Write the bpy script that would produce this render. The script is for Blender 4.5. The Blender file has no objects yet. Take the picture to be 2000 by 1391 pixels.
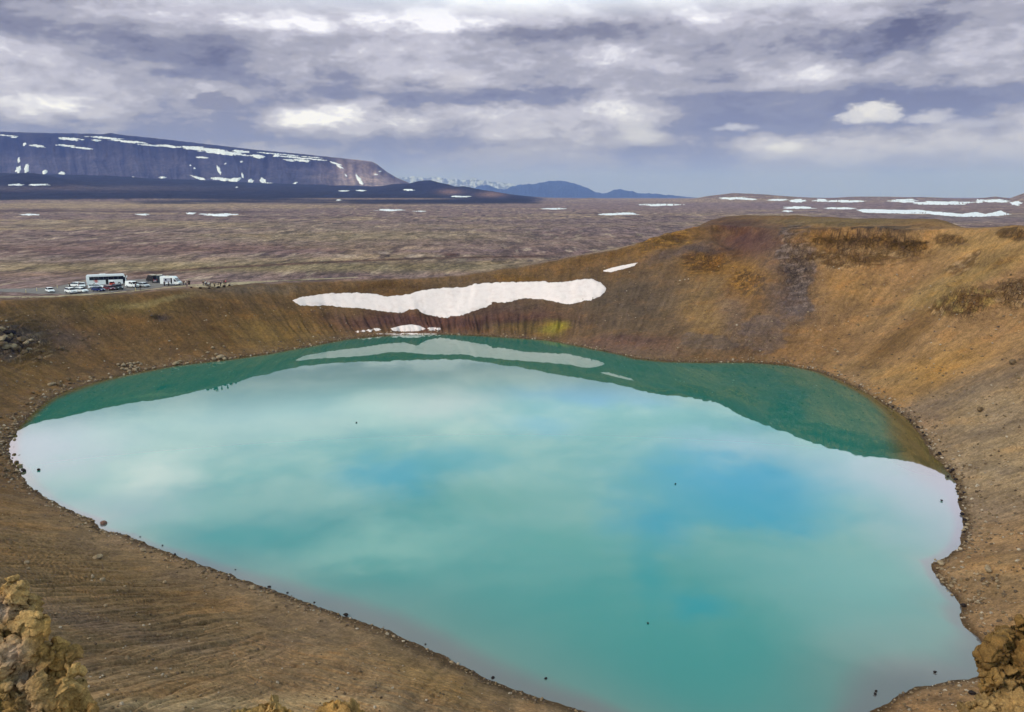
import bpy, bmesh, math, random
import numpy as np
from mathutils import Vector, Matrix
from mathutils.geometry import delaunay_2d_cdt
from mathutils.kdtree import KDTree

random.seed(7)
rng = np.random.default_rng(11)
scene = bpy.context.scene
COL = scene.collection
R = math.radians

# ------------------------------------------------------------------ survey frame
S = 1.19                      # surveyed units -> metres
CAMZ = 37.0 * S               # eye height above the lake
F = 1570.0
PITCH = math.atan(310.0 / F)
CP, SP = math.cos(PITCH), math.sin(PITCH)
PLAIN = 13.0 * S


def ray(px, py):
    x = (px - 1000.0) / F
    y = (695.5 - py) / F
    d = np.array([x, CP + y * SP, -SP + y * CP])
    return d / d[1]           # one metre forward


def at_z(px, py, z):
    d = ray(px, py)
    t = (z - CAMZ) / d[2]
    return d[0] * t, d[1] * t


def at_d(px, py, dist):
    d = ray(px, py) * dist
    return d[0], d[1], CAMZ + d[2]


def project(x, y, z):
    yy = np.where(np.abs(y) < 1e-3, 1e-3, y)
    dz = z - CAMZ
    f = yy * CP - dz * SP
    u = yy * SP + dz * CP
    ok = f > 0.5
    f = np.where(ok, f, 1.0)
    return np.where(ok, 1000 + F * x / f, -99999.0), np.where(ok, 695.5 - F * u / f, -99999.0)


# ------------------------------------------------------------------ numpy noise
_pr = np.random.default_rng(5)
PERM = _pr.permutation(4096).astype(np.int32)
_ang = np.arange(4096) / 4096.0 * 2 * np.pi
GX, GY = np.cos(_ang).astype(np.float32), np.sin(_ang).astype(np.float32)


def perlin(x, y, seed=0):
    x = np.asarray(x, float)
    y = np.asarray(y, float)
    xf, yf = np.floor(x), np.floor(y)
    fx, fy = (x - xf).astype(np.float32), (y - yf).astype(np.float32)
    xi, yi = xf.astype(np.int32) + seed * 101, yf.astype(np.int32) + seed * 57
    p0, p1 = PERM[xi & 4095], PERM[(xi + 1) & 4095]
    u = fx * fx * fx * (fx * (fx * 6 - 15) + 10)
    v = fy * fy * fy * (fy * (fy * 6 - 15) + 10)
    y1 = yi + 1
    a, b, c, d = PERM[(p0 + yi) & 4095], PERM[(p1 + yi) & 4095], PERM[(p0 + y1) & 4095], PERM[(p1 + y1) & 4095]
    gx, gy = fx - 1, fy - 1
    na = GX[a] * fx + GY[a] * fy
    nb_ = GX[b] * gx + GY[b] * fy
    nc = GX[c] * fx + GY[c] * gy
    nd = GX[d] * gx + GY[d] * gy
    top = na + (nb_ - na) * u
    return 1.5 * (top + (nc + (nd - nc) * u - top) * v)


def fbm(x, y, octaves=4, seed=0, gain=0.5):
    t, a, n = 0.0, 1.0, 0.0
    for o in range(octaves):
        t = t + a * perlin(x * 2 ** o + 13.7 * o, y * 2 ** o - 7.1 * o, seed + o)
        n += a
        a *= gain
    return t / n


def ridged(x, y, octaves=4, seed=0, gain=0.5):
    t, a, n = 0.0, 1.0, 0.0
    for o in range(octaves):
        t = t + a * (1 - np.abs(perlin(x * 2 ** o + 5.3 * o, y * 2 ** o + 3.1 * o, seed + o)) * 1.6)
        n += a
        a *= gain
    return t / n


def noise3(p, seed=0):
    f0 = np.floor(p)
    f = p - f0
    i = f0.astype(np.int32) + seed * 37
    u = f * f * f * (f * (f * 6 - 15) + 10)
    out = 0.0
    for dx in (0, 1):
        for dy in (0, 1):
            for dz in (0, 1):
                h = PERM[(PERM[(PERM[(i[:, 0] + dx) & 4095] + i[:, 1] + dy) & 4095] + i[:, 2] + dz) & 4095]
                a, c = h * 2.39996, 1 - 2 * ((h * 7) % 4096) / 4096.0
                sn = np.sqrt(1 - c * c)
                g = np.cos(a) * sn * (f[:, 0] - dx) + np.sin(a) * sn * (f[:, 1] - dy) + c * (f[:, 2] - dz)
                w = (u[:, 0] if dx else 1 - u[:, 0]) * (u[:, 1] if dy else 1 - u[:, 1]) * (u[:, 2] if dz else 1 - u[:, 2])
                out = out + g * w
    return 1.5 * out


def sstep(a, b, x):
    t = np.clip((x - a) / (b - a), 0, 1)
    return t * t * (3 - 2 * t)


# ------------------------------------------------------------------ crater tables
CX, CY = 0.0 * S, 125.0 * S
SHORE_PX = [(1150, 1391), (1050, 1362), (960, 1328), (860, 1278), (760, 1232), (660, 1198), (560, 1162), (440, 1118),
            (330, 1078), (250, 1046), (197, 1035), (184, 1016), (120, 987), (60, 950), (45, 930), (38, 916), (22, 895),
            (18, 868), (28, 850), (52, 820), (78, 795), (100, 778), (150, 757), (230, 735), (330, 716), (430, 704),
            (520, 692), (600, 678), (680, 662), (760, 655), (860, 653), (960, 657), (1060, 664), (1160, 682),
            (1240, 700), (1300, 706), (1380, 708), (1470, 708), (1540, 714), (1600, 727), (1660, 752), (1720, 786),
            (1765, 815), (1795, 848), (1815, 885), (1850, 920), (1865, 945), (1872, 985), (1880, 1035), (1876, 1062),
            (1850, 1088), (1816, 1101), (1832, 1130), (1858, 1160), (1878, 1186), (1872, 1200), (1886, 1226),
            (1910, 1245), (1922, 1265), (1916, 1318), (1870, 1330), (1800, 1338), (1755, 1356), (1705, 1388),
            (1600, 1440), (1400, 1455), (1250, 1425)]
pts = np.array([at_z(px, py, 0.0) for px, py in SHORE_PX])
sth = np.arctan2(pts[:, 1] - CY, pts[:, 0] - CX)
srr = np.hypot(pts[:, 1] - CY, pts[:, 0] - CX)
o = np.argsort(sth)
sth, srr = sth[o], srr[o]
STH = np.concatenate([sth - 2 * np.pi, sth, sth + 2 * np.pi])
SRR = np.concatenate([srr, srr, srr])

# crest of the rim: (pixel x, pixel y, height) in the frame, (x, y, height) outside it
RIM_PX = [(0, 592, 14.2), (100, 588, 13.7), (200, 583, 13.2), (300, 575, 13.4), (400, 564, 13.5), (500, 560, 12.6),
          (600, 556, 11.9), (730, 552, 12.0), (860, 546, 12.4), (940, 537, 13.6), (1000, 528, 15.0), (1100, 512, 17.6),
          (1200, 492, 20.6), (1260, 475, 23.2), (1320, 456, 26.0), (1390, 440, 28.2), (1460, 444, 28.4), (1540, 450, 28.2),
          (1640, 452, 28.4), (1740, 452, 28.8), (1850, 450, 29.2), (1930, 450, 29.8), (2000, 452, 30.2)]
RIM_W = [(113, 150, 31), (110, 110, 32.3), (100, 70, 33.2), (78, 30, 33.6), (45, 2, 33.6), (20, -6, 33.6), (0, -6, 33.4),
         (-18, -2, 32.2), (-48, 14, 29.5), (-82, 48, 24.6), (-106, 88, 20.4), (-119, 128, 17.0)]
rim = [(*(np.array(at_z(px, py, z * S))), z * S) for px, py, z in RIM_PX] + [(x * S, y * S, z * S) for x, y, z in RIM_W]
rim = np.array(rim)
rth = np.arctan2(rim[:, 1] - CY, rim[:, 0] - CX)
rrr = np.hypot(rim[:, 1] - CY, rim[:, 0] - CX)
o = np.argsort(rth)
NT = 2048
tgrid = -np.pi + 2 * np.pi * np.arange(NT) / NT


def table(th, v, smooth):
    t3 = np.concatenate([th - 2 * np.pi, th, th + 2 * np.pi])
    g = np.interp(tgrid, t3, np.concatenate([v, v, v]))
    k = np.fft.fftfreq(NT, 1.0 / NT)
    return np.real(np.fft.ifft(np.fft.fft(g) * np.exp(-(k * smooth) ** 2)))


RIMR = table(rth[o], rrr[o], 0.022)
RIMH = table(rth[o], rim[o, 2], 0.022)


def per(tab, th):
    return np.interp(th, np.concatenate([tgrid, [np.pi]]), np.concatenate([tab, tab[:1]]))


def shore_r(th):
    return np.interp(th, STH, SRR)


# far ground: screen heights of the lava slope and of the low hills
LAVA_TOP = np.array([(-900, 338), (-300, 342), (0, 346), (150, 348), (300, 352), (500, 359), (700, 365), (760, 367),
                     (900, 375), (1000, 380), (1060, 386), (1150, 388.5), (3000, 388.5)])
HILL_TOP = np.array([(1000, 392), (1280, 391), (1330, 388), (1390, 381.5), (1430, 378), (1500, 380), (1560, 385),
                     (1620, 387), (1680, 384), (1800, 385), (1860, 388), (1900, 389), (1925, 387), (1945, 385), (1972, 388),
                     (2000, 379), (2100, 370), (2300, 375), (3000, 380)])
# features on the walls: (px, py, rx, ry, height)
BUMPS = [(1378, 496, 52, 20, 3.4), (1330, 545, 46, 50, 2.2), (1450, 545, 26, 60, -2.2), (1700, 470, 110, 22, 1.3),
         (1886, 592, 58, 26, 3.2), (1990, 575, 45, 24, 2.4), (1556, 520, 30, 70, -1.8), (1480, 640, 60, 50, 1.2),
         (1650, 640, 60, 40, -1.6), (20, 668, 70, 34, 2.2), (860, 606, 40, 26, -1.0), (400, 590, 90, 12, 0.9),
         (1210, 560, 60, 40, -0.8), (815, 614, 14, 9, 1.2)]
ROCKY = [(1378, 512, 48, 22, .8), (1460, 545, 40, 26, .8), (1556, 520, 38, 85, 1.0), (1690, 472, 110, 22, 1.5),
         (1780, 482, 40, 24, 1.2), (1660, 505, 90, 26, .8), (1886, 592, 60, 34, 1.4), (1985, 575, 50, 36, 1.2),
         (20, 668, 75, 40, 1.3), (1290, 465, 60, 20, .5), (1000, 545, 40, 10, .5), (1860, 470, 30, 14, .7),
         (1985, 455, 30, 12, .8), (310, 622, 30, 8, .5), (1450, 660, 40, 30, .5), (760, 560, 50, 12, .4),
         (1940, 510, 50, 20, .4), (1630, 440, 90, 9, .35)]


def ell(px, py, e):
    return np.exp(-(((px - e[0]) / e[2]) ** 2 + ((py - e[1]) / e[3]) ** 2) ** 1.3)


def far_ground(x, y, d, az_px):
    """level of the plain, the lava slope on the left and the low hills on the right"""
    lt = np.interp(az_px, LAVA_TOP[:, 0], LAVA_TOP[:, 1])
    wl = sstep(1150, 700, az_px)
    y28 = 396.0 - 5.0 * wl
    z28 = CAMZ - (y28 - 385) * 2800 / F
    z52 = CAMZ - (lt - 385) * 5200 / F
    z = np.where(d < 2800, PLAIN + (z28 - PLAIN) * sstep(700, 2900, d) * 1.02,
                 z28 + (z52 - z28) * np.clip((d - 2800) / 2400, 0, 1) ** 1.15)
    z = np.where(d > 5200, z52 - (d - 5200) * 0.004 * wl, z)
    # low hills
    ht = np.interp(az_px, HILL_TOP[:, 0], HILL_TOP[:, 1])
    zh = CAMZ - (ht - 385) * 3600 / F
    g = np.exp(-((d - 3600) / np.where(d < 3600, 900.0, 700.0)) ** 2)
    z = z + np.maximum(zh - z, 0) * g * sstep(1250, 1400, az_px)
    # dark cones on the lava
    for cpx, cy_, cd, w in ((835, 353, 4700, 72), (790, 360, 4800, 50), (955, 374, 4300, 50), (900, 366, 4600, 50), (1155, 386, 3900, 40), (60, 346, 4000, 110)):
        zt = CAMZ - (cy_ - 385) * cd / F
        q = np.sqrt(((az_px - cpx) / w) ** 2 + ((d - cd) / 420) ** 2)
        z = z + np.maximum(zt - z, 0) * np.exp(-q ** 1.7 * 1.3)
    return z


def height(x, y, fine=True):
    x = np.asarray(x, float)
    y = np.asarray(y, float)
    th = np.arctan2(y - CY, x - CX)
    r = np.hypot(x - CX, y - CY)
    d = np.hypot(x, y)
    az_px = np.where(y > 1, 1000 + (F / CP) * x / np.maximum(y, 1), np.where(x > 0, 3000., -2000.))
    rs = shore_r(th) + 0.45 * fbm(th * 42, r * 0.02, 3, 5)
    rr = per(RIMR, th)
    H = per(RIMH, th)
    t = (r - rs) / np.maximum(rr - rs, 4.0)
    # right wall steeper and straighter, far wall concave, near slope nearly straight
    side = np.cos(th - R(10))
    near = sstep(-0.2, -0.8, np.sin(th))
    e = 1.30 + 0.18 * np.clip(np.sin(th), -1, 1) - 0.15 * np.clip(side, 0, 1)
    e = e * (1 - near) + 1.16 * near
    tp = np.clip(t, 0, 30)
    z_in = H * (0.05 * tp + 0.95 * tp ** e)
    far = far_ground(x, y, d, az_px)
    out = np.maximum(r - rr, 0)
    hill = np.clip(H - PLAIN, -3, 40)
    dome = sstep(1330, 1420, az_px) * sstep(1900, 1825, az_px) * (y > 60)
    lip = 2.6 * dome * sstep(2, 26, out)
    zc = H + lip + 0.25
    fall = sstep(18 + 30 * dome, 60 + 150 * sstep(2, 14, hill), out)
    z_out = zc * (1 - fall) + far * fall
    hh = np.clip(0.5 + 0.5 * (z_out - z_in) / 1.8, 0, 1)
    z = z_out * (1 - hh) + z_in * hh - 1.8 * hh * (1 - hh) * 0.5
    z = np.where(t < 0, np.maximum(-(rs - r) * 0.30, -9.0), z)
    px, py = project(x, y, z)
    wall = sstep(0.0, 0.10, t) * sstep(1.6, 1.0, t)
    land = sstep(0.0, 0.06, t)
    for b in BUMPS:
        z = z + b[4] * ell(px, py, b) * land * (d < 400)
    if not fine:
        return z
    # general relief
    park = np.exp(-(((px - 190) / 260) ** 2 + ((py - 562) / 22) ** 2) ** 2) * (y > 60)
    calm = 1 - 0.92 * park
    z = z + (0.9 * fbm(x / 26, y / 26, 3, 20) + 0.16 * fbm(x / 2.6, y / 2.6, 3, 23)) * land * calm * np.clip(d / 40, 0.15, 1) * (d < 900)
    # downslope rills
    rill_near = near * sstep(0.03, 0.2, t) * sstep(1.1, 0.8, t)
    warp = 0.06 * fbm(x / 9, y / 9, 3, 71)
    n1 = perlin(th * 38 + warp * 7, r * 0.035, 40)
    n2 = perlin(th * 100 + warp * 12, r * 0.045, 43)
    n3 = perlin(th * 230 + warp * 20, r * 0.07, 46)
    left_near = sstep(0.35, -0.2, np.cos(th) - 0.15)
    groove = (-0.40 * np.exp(-(np.abs(n1) / 0.07) ** 1.2) - 0.40 * np.exp(-(np.abs(n2) / 0.09) ** 1.2) * (n1 > -0.2)
              - 0.22 * np.exp(-(np.abs(n3) / 0.13) ** 1.2) + 0.08 * n2 + 0.05 * n3)
    cw = sstep(330, 620, px) * sstep(2300, 1700, px + 0 * py)
    c1 = perlin(x * .085 + warp * 3, (y + .10 * x) * .75 + warp * 6, 48)
    c2 = perlin(x * .16 + warp * 3, (y + .16 * x) * 1.7 + warp * 9, 49)
    cracks = -0.30 * np.exp(-(np.abs(c1) / 0.10) ** 1.2) * sstep(-.3, 0, c2) - 0.20 * np.exp(-(np.abs(c2) / 0.13) ** 1.2) * sstep(-.3, .1, c1) + .06 * c2
    z = z + (groove * (0.35 + 0.65 * left_near) * (1 - cw) + cracks * cw) * rill_near
    # rills in the dark bank under the snow and on the walls
    bank = np.exp(-(((px - 850) / 300) ** 2 + ((py - 634) / 21) ** 2) ** 1.6) * land
    z = z + bank * (1.7 * ridged(th * 62 + warp * 4, r * 0.03, 3, 60) - 0.9) * wall
    wl = wall * (1 - near)
    z = z + wl * (0.55 * fbm(th * 30 + warp * 8, r * 0.025, 3, 63) + 0.22 * ridged(th * 90 + warp * 20, r * 0.06, 2, 66) - 0.1)
    rock = np.zeros_like(z)
    for b in ROCKY:
        rock = np.maximum(rock, b[4] * ell(px, py, b))
    rock = rock * (d < 420) * land
    crag = ridged(th * r / 9.0, z / 4.2 + .02 * th * r, 3, 80, 0.55)
    bed = z / 1.9 + .012 * th * r + .8 * fbm(th * r / 16, z / 9, 2, 84)
    bed = bed - np.floor(bed)
    ledge = sstep(0, .25, bed) - bed
    z = z + rock * ((crag - 0.45) * 2.6 + 1.5 * (ledge - .3))
    # broken lip under the rim
    lipw = np.maximum(sstep(1560, 1600, px) * sstep(1860, 1800, px), sstep(1385, 1410, px) * sstep(1500, 1450, px)) * (y > 60)
    tl_ = t + .03 * fbm(th * 60, r * .02, 3, 95)
    z = z - lipw * (2.4 + 1.2 * fbm(th * 40, r * .01, 2, 97)) * sstep(.74, .965, tl_) * sstep(1.0, .985, tl_)
    # layered ledges on the right wall
    led = np.exp(-(((px - 1680) / 190) ** 2 + ((py - 490) / 40) ** 2) ** 1.5) * wall
    z = z + led * 0.35 * np.sin(z * 3.1 + 3 * fbm(x / 12, y / 12, 2, 90))
    # hummocks of the plain and of the lava
    pl = sstep(280, 420, d) * sstep(1.0, 1.4, t)
    z = z + pl * (1.5 * fbm(x / 120, y / 120, 4, 100) * sstep(300, 700, d) + 1.1 * (ridged(x / 34, y / 34, 3, 105) - 0.6) * sstep(2600, 700, d))
    z = z + sstep(1600, 4000, d) * (9.0 * fbm(x / 420, y / 420, 4, 110)) * sstep(9000, 5200, d)
    lav = sstep(1060, 960, px) * sstep(2300, 3200, d) * (d < 6000)
    z = z + lav * 7.0 * (ridged(x / 160, y / 160, 3, 115) - 0.6)
    # old track bank across the plain
    return z


_TS = np.concatenate([np.linspace(3, 60, 300), np.linspace(60.2, 420, 1500), np.geomspace(421, 14000, 1400)])


def hit(px, py, hf=None, ts=None):
    """first point where the sight line through a surveyed pixel meets the ground"""
    hf = hf or height
    ts = _TS if ts is None else ts
    d = ray(px, py)
    z = hf(d[0] * ts, d[1] * ts)
    below = (CAMZ + d[2] * ts) < z
    if not below.any():
        return None
    i = int(np.argmax(below))
    lo, hi = ts[max(i - 1, 0)], ts[i]
    for _ in range(14):
        m = 0.5 * (lo + hi)
        if CAMZ + d[2] * m < hf(np.array([d[0] * m]), np.array([d[1] * m]))[0]:
            hi = m
        else:
            lo = m
    m = 0.5 * (lo + hi)
    return Vector((d[0] * m, d[1] * m, float(hf(np.array([d[0] * m]), np.array([d[1] * m]))[0])))


# ------------------------------------------------------------------ object helpers
def tag(o, label=None, cat=None, group=None, kind=None):
    if label: o['label'] = label
    if cat: o['category'] = cat
    if group: o['group'] = group
    if kind: o['kind'] = kind
    return o


def mesh_obj(name, verts, faces, mat=None, parent=None, smooth=True):
    me = bpy.data.meshes.new(name)
    me.from_pydata([tuple(v) for v in verts], [], [tuple(f) for f in faces])
    if smooth:
        me.polygons.foreach_set('use_smooth', np.ones(len(me.polygons), bool))
    if mat: me.materials.append(mat)
    ob = bpy.data.objects.new(name, me)
    COL.objects.link(ob)
    if parent: ob.parent = parent
    return ob


def grid_obj(name, X, Y, Z, mat, cols=None, wrap=False, parent=None):
    nr, nc = X.shape
    co = np.stack([X, Y, Z], -1).reshape(-1, 3).astype(np.float32)
    idx = np.arange(nr * nc).reshape(nr, nc)
    if wrap:
        nx = np.roll(idx, -1, axis=1)
        a, b, c, d = idx[:-1], nx[:-1], nx[1:], idx[1:]
    else:
        a, b, c, d = idx[:-1, :-1], idx[:-1, 1:], idx[1:, 1:], idx[1:, :-1]
    q = np.stack([a, b, c, d], -1).reshape(-1, 4)
    me = bpy.data.meshes.new(name)
    me.vertices.add(len(co))
    me.vertices.foreach_set('co', co.ravel())
    me.loops.add(q.size)
    me.loops.foreach_set('vertex_index', q.ravel().astype(np.int32))
    me.polygons.add(len(q))
    me.polygons.foreach_set('loop_start', np.arange(0, q.size, 4, dtype=np.int32))
    me.polygons.foreach_set('loop_total', np.full(len(q), 4, np.int32))
    me.polygons.foreach_set('use_smooth', np.ones(len(q), bool))
    me.update(calc_edges=True)
    for nm, c in (cols or {}).items():
        at = me.attributes.new(nm, 'FLOAT_COLOR', 'POINT')
        at.data.foreach_set('color', np.concatenate([c.reshape(-1, 3), np.ones((len(co), 1))], 1).astype(np.float32).ravel())
    me.materials.append(mat)
    ob = bpy.data.objects.new(name, me)
    COL.objects.link(ob)
    if parent: ob.parent = parent
    return ob


# ------------------------------------------------------------------ node helpers
class Nodes:
    def __init__(self, tree):
        self.t = tree
        tree.nodes.clear()

    def n(self, typ, **kw):
        nd = self.t.nodes.new(typ)
        for k, v in kw.items():
            setattr(nd, k, v)
        return nd

    def put(self, sock, v):
        if v is None: return
        if isinstance(v, bpy.types.NodeSocket):
            self.t.links.new(v, sock)
        else:
            try:
                sock.default_value = v
            except Exception:
                sock.default_value = (*v, 1.0)

    def math(self, op, a, b=None, c=None, clamp=False):
        nd = self.n('ShaderNodeMath', operation=op, use_clamp=clamp)
        for i, v in enumerate((a, b, c)):
            self.put(nd.inputs[i], v)
        return nd.outputs[0]

    def mix(self, f, a, b, mode='MIX'):
        nd = self.n('ShaderNodeMix', data_type='RGBA', blend_type=mode)
        nd.clamp_factor = True
        self.put(nd.inputs[0], f)
        self.put(nd.inputs[6], a)
        self.put(nd.inputs[7], b)
        return nd.outputs[2]

    def ramp(self, x, a, b, lo=0.0, hi=1.0, smooth=True):
        nd = self.n('ShaderNodeMapRange', interpolation_type='SMOOTHSTEP' if smooth else 'LINEAR')
        for i, v in enumerate((x, a, b, lo, hi)):
            self.put(nd.inputs[i], v)
        return nd.outputs[0]

    def noise(self, vec, scale, detail=4, rough=0.55, dist=0.0, dim='3D'):
        nd = self.n('ShaderNodeTexNoise', noise_dimensions=dim)
        self.put(nd.inputs['Vector'], vec)
        nd.inputs['Scale'].default_value = scale
        nd.inputs['Detail'].default_value = detail
        nd.inputs['Roughness'].default_value = rough
        nd.inputs['Distortion'].default_value = dist
        return nd.outputs['Fac']

    def pos(self):
        return self.n('ShaderNodeNewGeometry').outputs['Position']

    def scalev(self, vec, s):
        nd = self.n('ShaderNodeVectorMath', operation='MULTIPLY')
        self.put(nd.inputs[0], vec)
        nd.inputs[1].default_value = s
        return nd.outputs[0]

    def bsdf(self, col, rough=0.9, bump=None, bump_str=0.5, bump_dist=0.1, spec=0.2, metallic=0.0):
        b = self.n('ShaderNodeBsdfPrincipled')
        self.put(b.inputs['Base Color'], col)
        self.put(b.inputs['Roughness'], rough)
        b.inputs['Specular IOR Level'].default_value = spec
        b.inputs['Metallic'].default_value = metallic
        if bump is not None:
            bp = self.n('ShaderNodeBump')
            bp.inputs['Strength'].default_value = bump_str
            bp.inputs['Distance'].default_value = bump_dist
            self.put(bp.inputs['Height'], bump)
            self.t.links.new(bp.outputs[0], b.inputs['Normal'])
        out = self.n('ShaderNodeOutputMaterial')
        self.t.links.new(b.outputs[0], out.inputs[0])
        return b


def new_mat(name):
    m = bpy.data.materials.new(name)
    m.use_nodes = True
    return m, Nodes(m.node_tree)


def plain_mat(name, col, rough=0.5, spec=0.4, var=0.12, scale=3.0, metallic=0.0):
    m, N = new_mat(name)
    f = N.noise(N.n('ShaderNodeTexCoord').outputs['Object'], scale, 4)
    c = N.mix(N.ramp(f, 0.3, 0.7), tuple(v * (1 - var) for v in col), tuple(min(1, v * (1 + var)) for v in col))
    N.bsdf(c, rough, spec=spec, metallic=metallic)
    return m


def attr(N, name):
    return N.n('ShaderNodeAttribute', attribute_name=name).outputs['Color']


# ------------------------------------------------------------------ materials
def make_ground_mat():
    m, N = new_mat('ground_soil')
    p = N.pos()
    col = attr(N, 'soil')
    msk = N.n('ShaderNodeSeparateColor')
    N.put(msk.inputs[0], attr(N, 'zone'))      # r: plain, g: rock, b: gravel
    plain, rock, grav = msk.outputs[0], msk.outputs[1], msk.outputs[2]
    big = N.noise(p, 0.13, 5, 0.6)
    med = N.noise(p, 0.9, 6, 0.72)
    fin = N.noise(p, 3.6, 5, 0.75)
    v = N.math('ADD', N.math('MULTIPLY', N.ramp(big, 0.3, 0.7, 0.86, 1.16), N.ramp(med, 0.30, 0.70, 0.74, 1.27)), 0.0)
    v = N.math('MULTIPLY', v, N.ramp(fin, 0.30, 0.70, 0.76, 1.25))
    # plain: tufts of moss between bare ground
    pn = N.noise(N.scalev(p, (1.0, 0.35, 1.0)), 0.10, 9, 0.75)
    pf = N.noise(N.scalev(p, (1.0, 0.4, 1.0)), 0.55, 7, 0.8)
    vp = N.math('MULTIPLY', N.ramp(pn, 0.40, 0.60, 0.66, 1.5), N.ramp(pf, 0.38, 0.62, 0.62, 1.5))
    v = N.math('ADD', N.math('MULTIPLY', v, N.math('SUBTRACT', 1.0, plain)), N.math('MULTIPLY', vp, plain))
    # crevices and facets of bare rock
    vr = N.n('ShaderNodeTexVoronoi', feature='DISTANCE_TO_EDGE')
    N.put(vr.inputs['Vector'], N.mix(0.25, p, N.n('ShaderNodeTexNoise').outputs['Color'], 'ADD'))
    vr.inputs['Scale'].default_value = 0.9
    crack = N.ramp(vr.outputs['Distance'], 0.0, 0.10, 0.35, 1.0)
    v = N.math('MULTIPLY', v, N.math('ADD', N.math('MULTIPLY', crack, rock), N.math('SUBTRACT', 1.0, rock)))
    sc = N.n('ShaderNodeVectorMath', operation='SCALE')
    N.put(sc.inputs[0], col)
    N.put(sc.inputs['Scale'], v)
    col = sc.outputs[0]
    # hue drift: ochre and violet grey
    hue = N.noise(p, 0.05, 4, 0.6)
    col = N.mix(N.ramp(hue, 0.46, 0.68, 0.0, 0.2), col, N.mix(1.0, col, (1.22, 0.98, 0.70, 1), 'MULTIPLY'))
    hue2 = N.noise(N.scalev(p, (1, 1, 1.7)), 0.085, 4, 0.6)
    col = N.mix(N.ramp(hue2, 0.5, 0.7, 0.0, 0.4), col, N.mix(1.0, col, (0.78, 0.82, 1.05, 1), 'MULTIPLY'))
    # pale grit
    vo = N.n('ShaderNodeTexVoronoi', feature='F1')
    N.put(vo.inputs['Vector'], p)
    vo.inputs['Scale'].default_value = 2.1
    grit = N.math('MULTIPLY', N.ramp(vo.outputs['Distance'], 0.16, 0.10), N.math('GREATER_THAN', N.noise(p, 1.3, 2), 0.52))
    col = N.mix(N.math('MULTIPLY', grit, N.math('MULTIPLY', grav, 0.55)), col, (0.42, 0.33, 0.24, 1))
    h = N.math('ADD', N.math('MULTIPLY', med, 0.7), N.math('ADD', N.math('MULTIPLY', fin, 0.35), N.math('MULTIPLY', N.math('MULTIPLY', crack, rock), 0.6)))
    N.bsdf(col, 0.95, h, 0.7, 0.32, spec=0.08)
    return m


def make_rock_mat(name, c1, c2, c3, scale=1.0):
    m, N = new_mat(name)
    p = N.n('ShaderNodeTexCoord').outputs['Object']
    a = N.noise(p, 1.4 * scale, 6, 0.62, 0.4)
    b = N.noise(p, 3.1 * scale, 5, 0.65)
    f = N.noise(p, 14 * scale, 6, 0.7)
    col = N.mix(N.ramp(a, 0.42, 0.62), c1, c2)
    col = N.mix(N.ramp(b, 0.56, 0.70), col, c3)
    col = N.mix(1.0, col, N.mix(N.ramp(f, 0.3, 0.72), (0.62, 0.60, 0.58, 1), (1.25, 1.22, 1.18, 1)), 'MULTIPLY')
    vo = N.n('ShaderNodeTexVoronoi', feature='DISTANCE_TO_EDGE')
    N.put(vo.inputs['Vector'], N.mix(0.3, p, N.n('ShaderNodeTexNoise').outputs['Color'], 'ADD'))
    vo.inputs['Scale'].default_value = 2.6 * scale
    crack = N.ramp(vo.outputs['Distance'], 0.0, 0.06)
    h = N.math('ADD', N.math('MULTIPLY', f, 0.5), N.math('ADD', N.math('MULTIPLY', b, 0.5), N.math('MULTIPLY', crack, 0.12)))
    N.bsdf(col, 0.92, h, 0.8, 0.12, spec=0.12)
    return m


def make_attr_rock(name, attr_name):
    m, N = new_mat(name)
    p = N.pos()
    f = N.noise(p, 9, 4, 0.7)
    g = N.noise(p, 2.2, 3, 0.6)
    col = N.mix(1.0, attr(N, attr_name), N.mix(N.ramp(f, 0.3, 0.7), (0.65, 0.65, 0.65, 1), (1.3, 1.3, 1.3, 1)), 'MULTIPLY')
    N.bsdf(col, 0.92, N.math('ADD', f, g), 0.5, 0.05, spec=0.12)
    return m


def make_snow_mat(name='old_snow', dirt=0.35):
    m, N = new_mat(name)
    p = N.pos()
    a = N.noise(N.scalev(p, (1, 1, 2.2)), 0.35, 6, 0.65)
    b = N.noise(p, 2.6, 5, 0.7)
    col = N.mix(N.ramp(a, 0.45, 0.75, 0, dirt), (.78, .665, .645, 1), (.64, .50, .47, 1))
    col = N.mix(N.ramp(b, 0.60, 0.78, 0, dirt), col, (0.62, 0.50, 0.44, 1))
    N.bsdf(col, 0.8, N.math('ADD', a, N.math('MULTIPLY', b, 0.4)), 0.5, 0.35, spec=0.2)
    return m


def make_mountain_mat(name, rock, high, scale=1.0):
    m, N = new_mat(name)
    p = N.pos()
    a = N.noise(N.scalev(p, (1, 1, 0.35)), 0.006 * scale, 8, 0.68)
    b = N.noise(p, 0.03 * scale, 5, 0.65)
    col = N.mix(N.ramp(a, 0.38, 0.62), rock, high)
    col = N.mix(1.0, col, attr(N, 'tone'), 'MULTIPLY')
    col = N.mix(1.0, col, N.mix(N.ramp(b, 0.3, 0.7), (0.72, 0.72, 0.72, 1), (1.25, 1.25, 1.25, 1)), 'MULTIPLY')
    N.bsdf(col, 0.95, N.math('ADD', a, N.math('MULTIPLY', b, 0.4)), 0.6, 25.0 / scale, spec=0.05)
    return m


def make_water_mat():
    m, N = new_mat('lake_water')
    col = attr(N, 'body')
    b = N.bsdf(col, 0.015, spec=0.5)
    b.inputs['IOR'].default_value = WATER_IOR
    return m


WATER_IOR = 1.50
M_GROUND = make_ground_mat()
M_SNOW = make_snow_mat(dirt=.55)
M_FARSNOW = plain_mat('far_snow', (0.74, 0.74, 0.78), 0.8, 0.2, 0.06, 0.02)

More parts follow.
